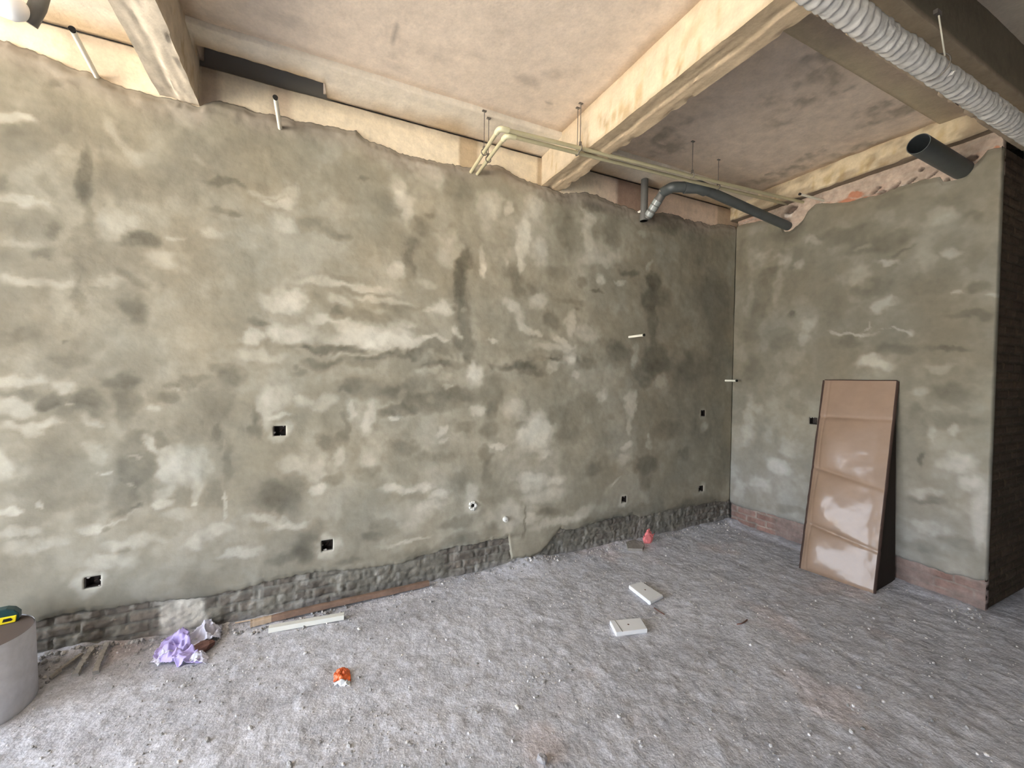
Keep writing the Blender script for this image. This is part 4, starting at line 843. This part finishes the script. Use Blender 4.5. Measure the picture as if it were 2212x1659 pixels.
c = at(740, 1461, 2, 0); c = (c[0], c[1], fz(c[0], c[1]))
e = empty('snack_packet', c, 'small crumpled orange and white packet lying on the floor', 'packet')
crumple('orange_part', e, 'orange', fl([(720,1470),(722,1452),(731,1444),(744,1442),(756,1447),(758,1468),(738,1472)], c), .038, 31, 26, .001, 5)
crumple('white_part', e, 'white_foil', fl([(720,1471),(738,1471),(756,1468),(758,1479),(740,1479),(724,1479)], c), .026, 33, 22, .001, 5)
c = at(1400, 1174, 2, 0); c = (c[0], c[1], fz(c[0], c[1]))
def pinky():
    e = empty('pink_wrapper', c, 'bright pink crumpled wrapper standing at the wall foot', 'wrapper')
    K, H = 22, 12; V = []; F = []
    for j in range(H+1):
        t = j/H; w_ = (.040+.014*math.sin(math.pi*min(t*1.2, 1)))*(1 if t < .62 else .82)
        for k in range(K):
            A = 2*math.pi*k/K; rr = w_*(1+.38*(vn(k*1.0 % K*.9, t*5, 3)-.5))*(1 if t < .9 else .6); V.append((math.cos(A)*rr, math.sin(A)*rr*.45, t*.112*(1+.10*math.sin(A*2))))
    for j in range(H):
        for k in range(K): F.append((j*K+k, j*K+(k+1) % K, (j+1)*K+(k+1) % K, (j+1)*K+k))
    F += [tuple(range(K-1, -1, -1)), tuple(H*K+k for k in range(K))]
    mesh_obj('crumpled_body', V, F, MT['pink'], e, None, False)
    for sx in (-1, 1): m = MB(); m.add([(sx*.03, -.004, .065), (sx*.068, -.008, .078), (sx*.058, -.004, .052), (sx*.03, .006, .045), (sx*.03, -.012, .05)], [(0,1,4),(1,2,4),(4,2,3),(0,3,1),(1,3,2)]); m.obj('side_wing', MT['pink'], e)
pinky()
# broken slab piece before the pink wrapper
pts = [at(x, y, 2, .02) for x, y in ((1352,1172),(1370,1166),(1392,1178),(1388,1186),(1356,1186))]; c = sum(pts)/5
m = MB(); V = [(p[0]-c[0], p[1]-c[1], -.02) for p in pts]+[(p[0]-c[0], p[1]-c[1], .010-.004*(i % 2)) for i, p in enumerate(pts)]
m.add(V, [(4,3,2,1,0),(5,6,7,8,9)]+[(i, (i+1) % 5, (i+1) % 5+5, i+5) for i in range(5)]); o_ = m.obj('mortar_slab', MT['mortar']); o_.location = (c[0], c[1], fz(c[0], c[1])+.012)
tag(o_, 'flat broken piece of mortar in front of the pink wrapper', 'rubble')
# twig and dark sliver
def twig(name, pts, r_, label, mt='redbrown'):
    P = [at(x, y, 2, .004) for x, y in pts]; P = [(p[0], p[1], fz(p[0], p[1])+.004) for p in P]; b = P[0]
    m = MB(); m.tube([(p[0]-b[0], p[1]-b[1], p[2]-b[2]) for p in P], r_, 8); o_ = m.obj(name, MT[mt], None, True); o_.location = b; tag(o_, label, 'twig')
twig('twig', [(1592,1349),(1602,1348),(1609,1343),(1614,1338)], .0035, 'short curved dark twig on the floor left of the cardboard panel')
twig('twig', [(1413,1312),(1424,1319),(1435,1326)], .0035, 'straight dark sliver on the floor just below the farther foam block')
twig('twig', [(508,1352),(560,1343),(620,1330)], .0040, 'thin pale lath behind the left end of the timber stick', 'wood_l')

# broken sticks of mortar leaning at the wall foot, far left
for k, (p0, p1, w_, l) in enumerate([((206,1450),(234,1396),.022,'right one of the broken grey mortar sticks by the drum'), ((163,1458),(200,1408),.024,'middle one of the broken grey mortar sticks by the drum'), ((108,1468),(176,1418),.016,'thin left one of the broken grey mortar sticks by the drum')]):
    A_ = Vector(at(*p0, 2, .03)); B_ = Vector(at(*p1, 2, .05)); B_.y = min(B_.y, -.04)
    A_.z = fz(A_.x, A_.y)+w_*.5; B_.z = fz(B_.x, B_.y)+w_*.6+.01
    e = empty('mortar_stick', tuple(A_), l, 'rubble', 'broken mortar sticks near the drum'); d = B_-A_; stick('shaft', 'mortar', e, d.length, w_, w_*.8, d, 20+k)

# grey drum and tape measure
DC = Vector((-5.235, -.290)); DR = .200; DH = .335
e = empty('grey_drum', (DC.x, DC.y, fz(DC.x+.1, DC.y)-.004), 'round pale grey drum cut by the left edge of the view', 'drum')
m = MB(); m.tube([(0, 0, 0), (0, 0, .012), (0, 0, DH-.012), (0, 0, DH)], [DR-.004, DR, DR-.006, DR-.009], 72, True, False); autosmooth(m.obj('side', MT['drum'], e))
m = MB(); m.tube([(0, 0, DH-.012), (0, 0, DH-.005)], DR-.011, 64); autosmooth(m.obj('top', MT['drum_top'], e))
zt = e.location.z+DH-.004
tpx = at(14, 1345, 2, zt)
e = empty('tape_measure', (tpx[0]-.012, tpx[1]+.01, zt), 'dark green and yellow tape measure resting on the grey drum', 'tape measure'); e.rotation_euler = (0, 0, math.radians(12))
prof = [(-.05, 0), (.045, 0), (.050, .010), (.050, .034), (.034, .056), (.010, .066), (-.025, .066), (-.05, .05)]
m = MB(); m.add([(x, y, z) for y in (-.022, .022) for x, z in prof], [tuple(range(8)), tuple(range(15, 7, -1))]+[(i, i+8, (i+1) % 8+8, (i+1) % 8) for i in range(8)]); bevel(m.obj('case', MT['tape_green'], e), .004)
m = MB(); m.add([(x, y, z) for y in (-.028, -.0205) for x, z in [(-.05, .0), (.040, .0), (.044, .030), (-.05, .034)]], [(0,1,2,3),(7,6,5,4),(0,4,5,1),(1,5,6,2),(2,6,7,3),(3,7,4,0)]); tag(bevel(m.obj('yellow_plate', MT['tape_yellow'], e), .003), 'yellow side plate')
m = MB(); m.add([(x, y, z) for y in (-.0288, -.0275) for x, z in [(.0, .010), (.028, .010), (.032, .016), (.026, .024), (.004, .024)]], [(0,1,2,3,4),(9,8,7,6,5)]+[(i, i+5, (i+1) % 5+5, (i+1) % 5) for i in range(5)]); m.obj('dark_recess', MT['black'], e)
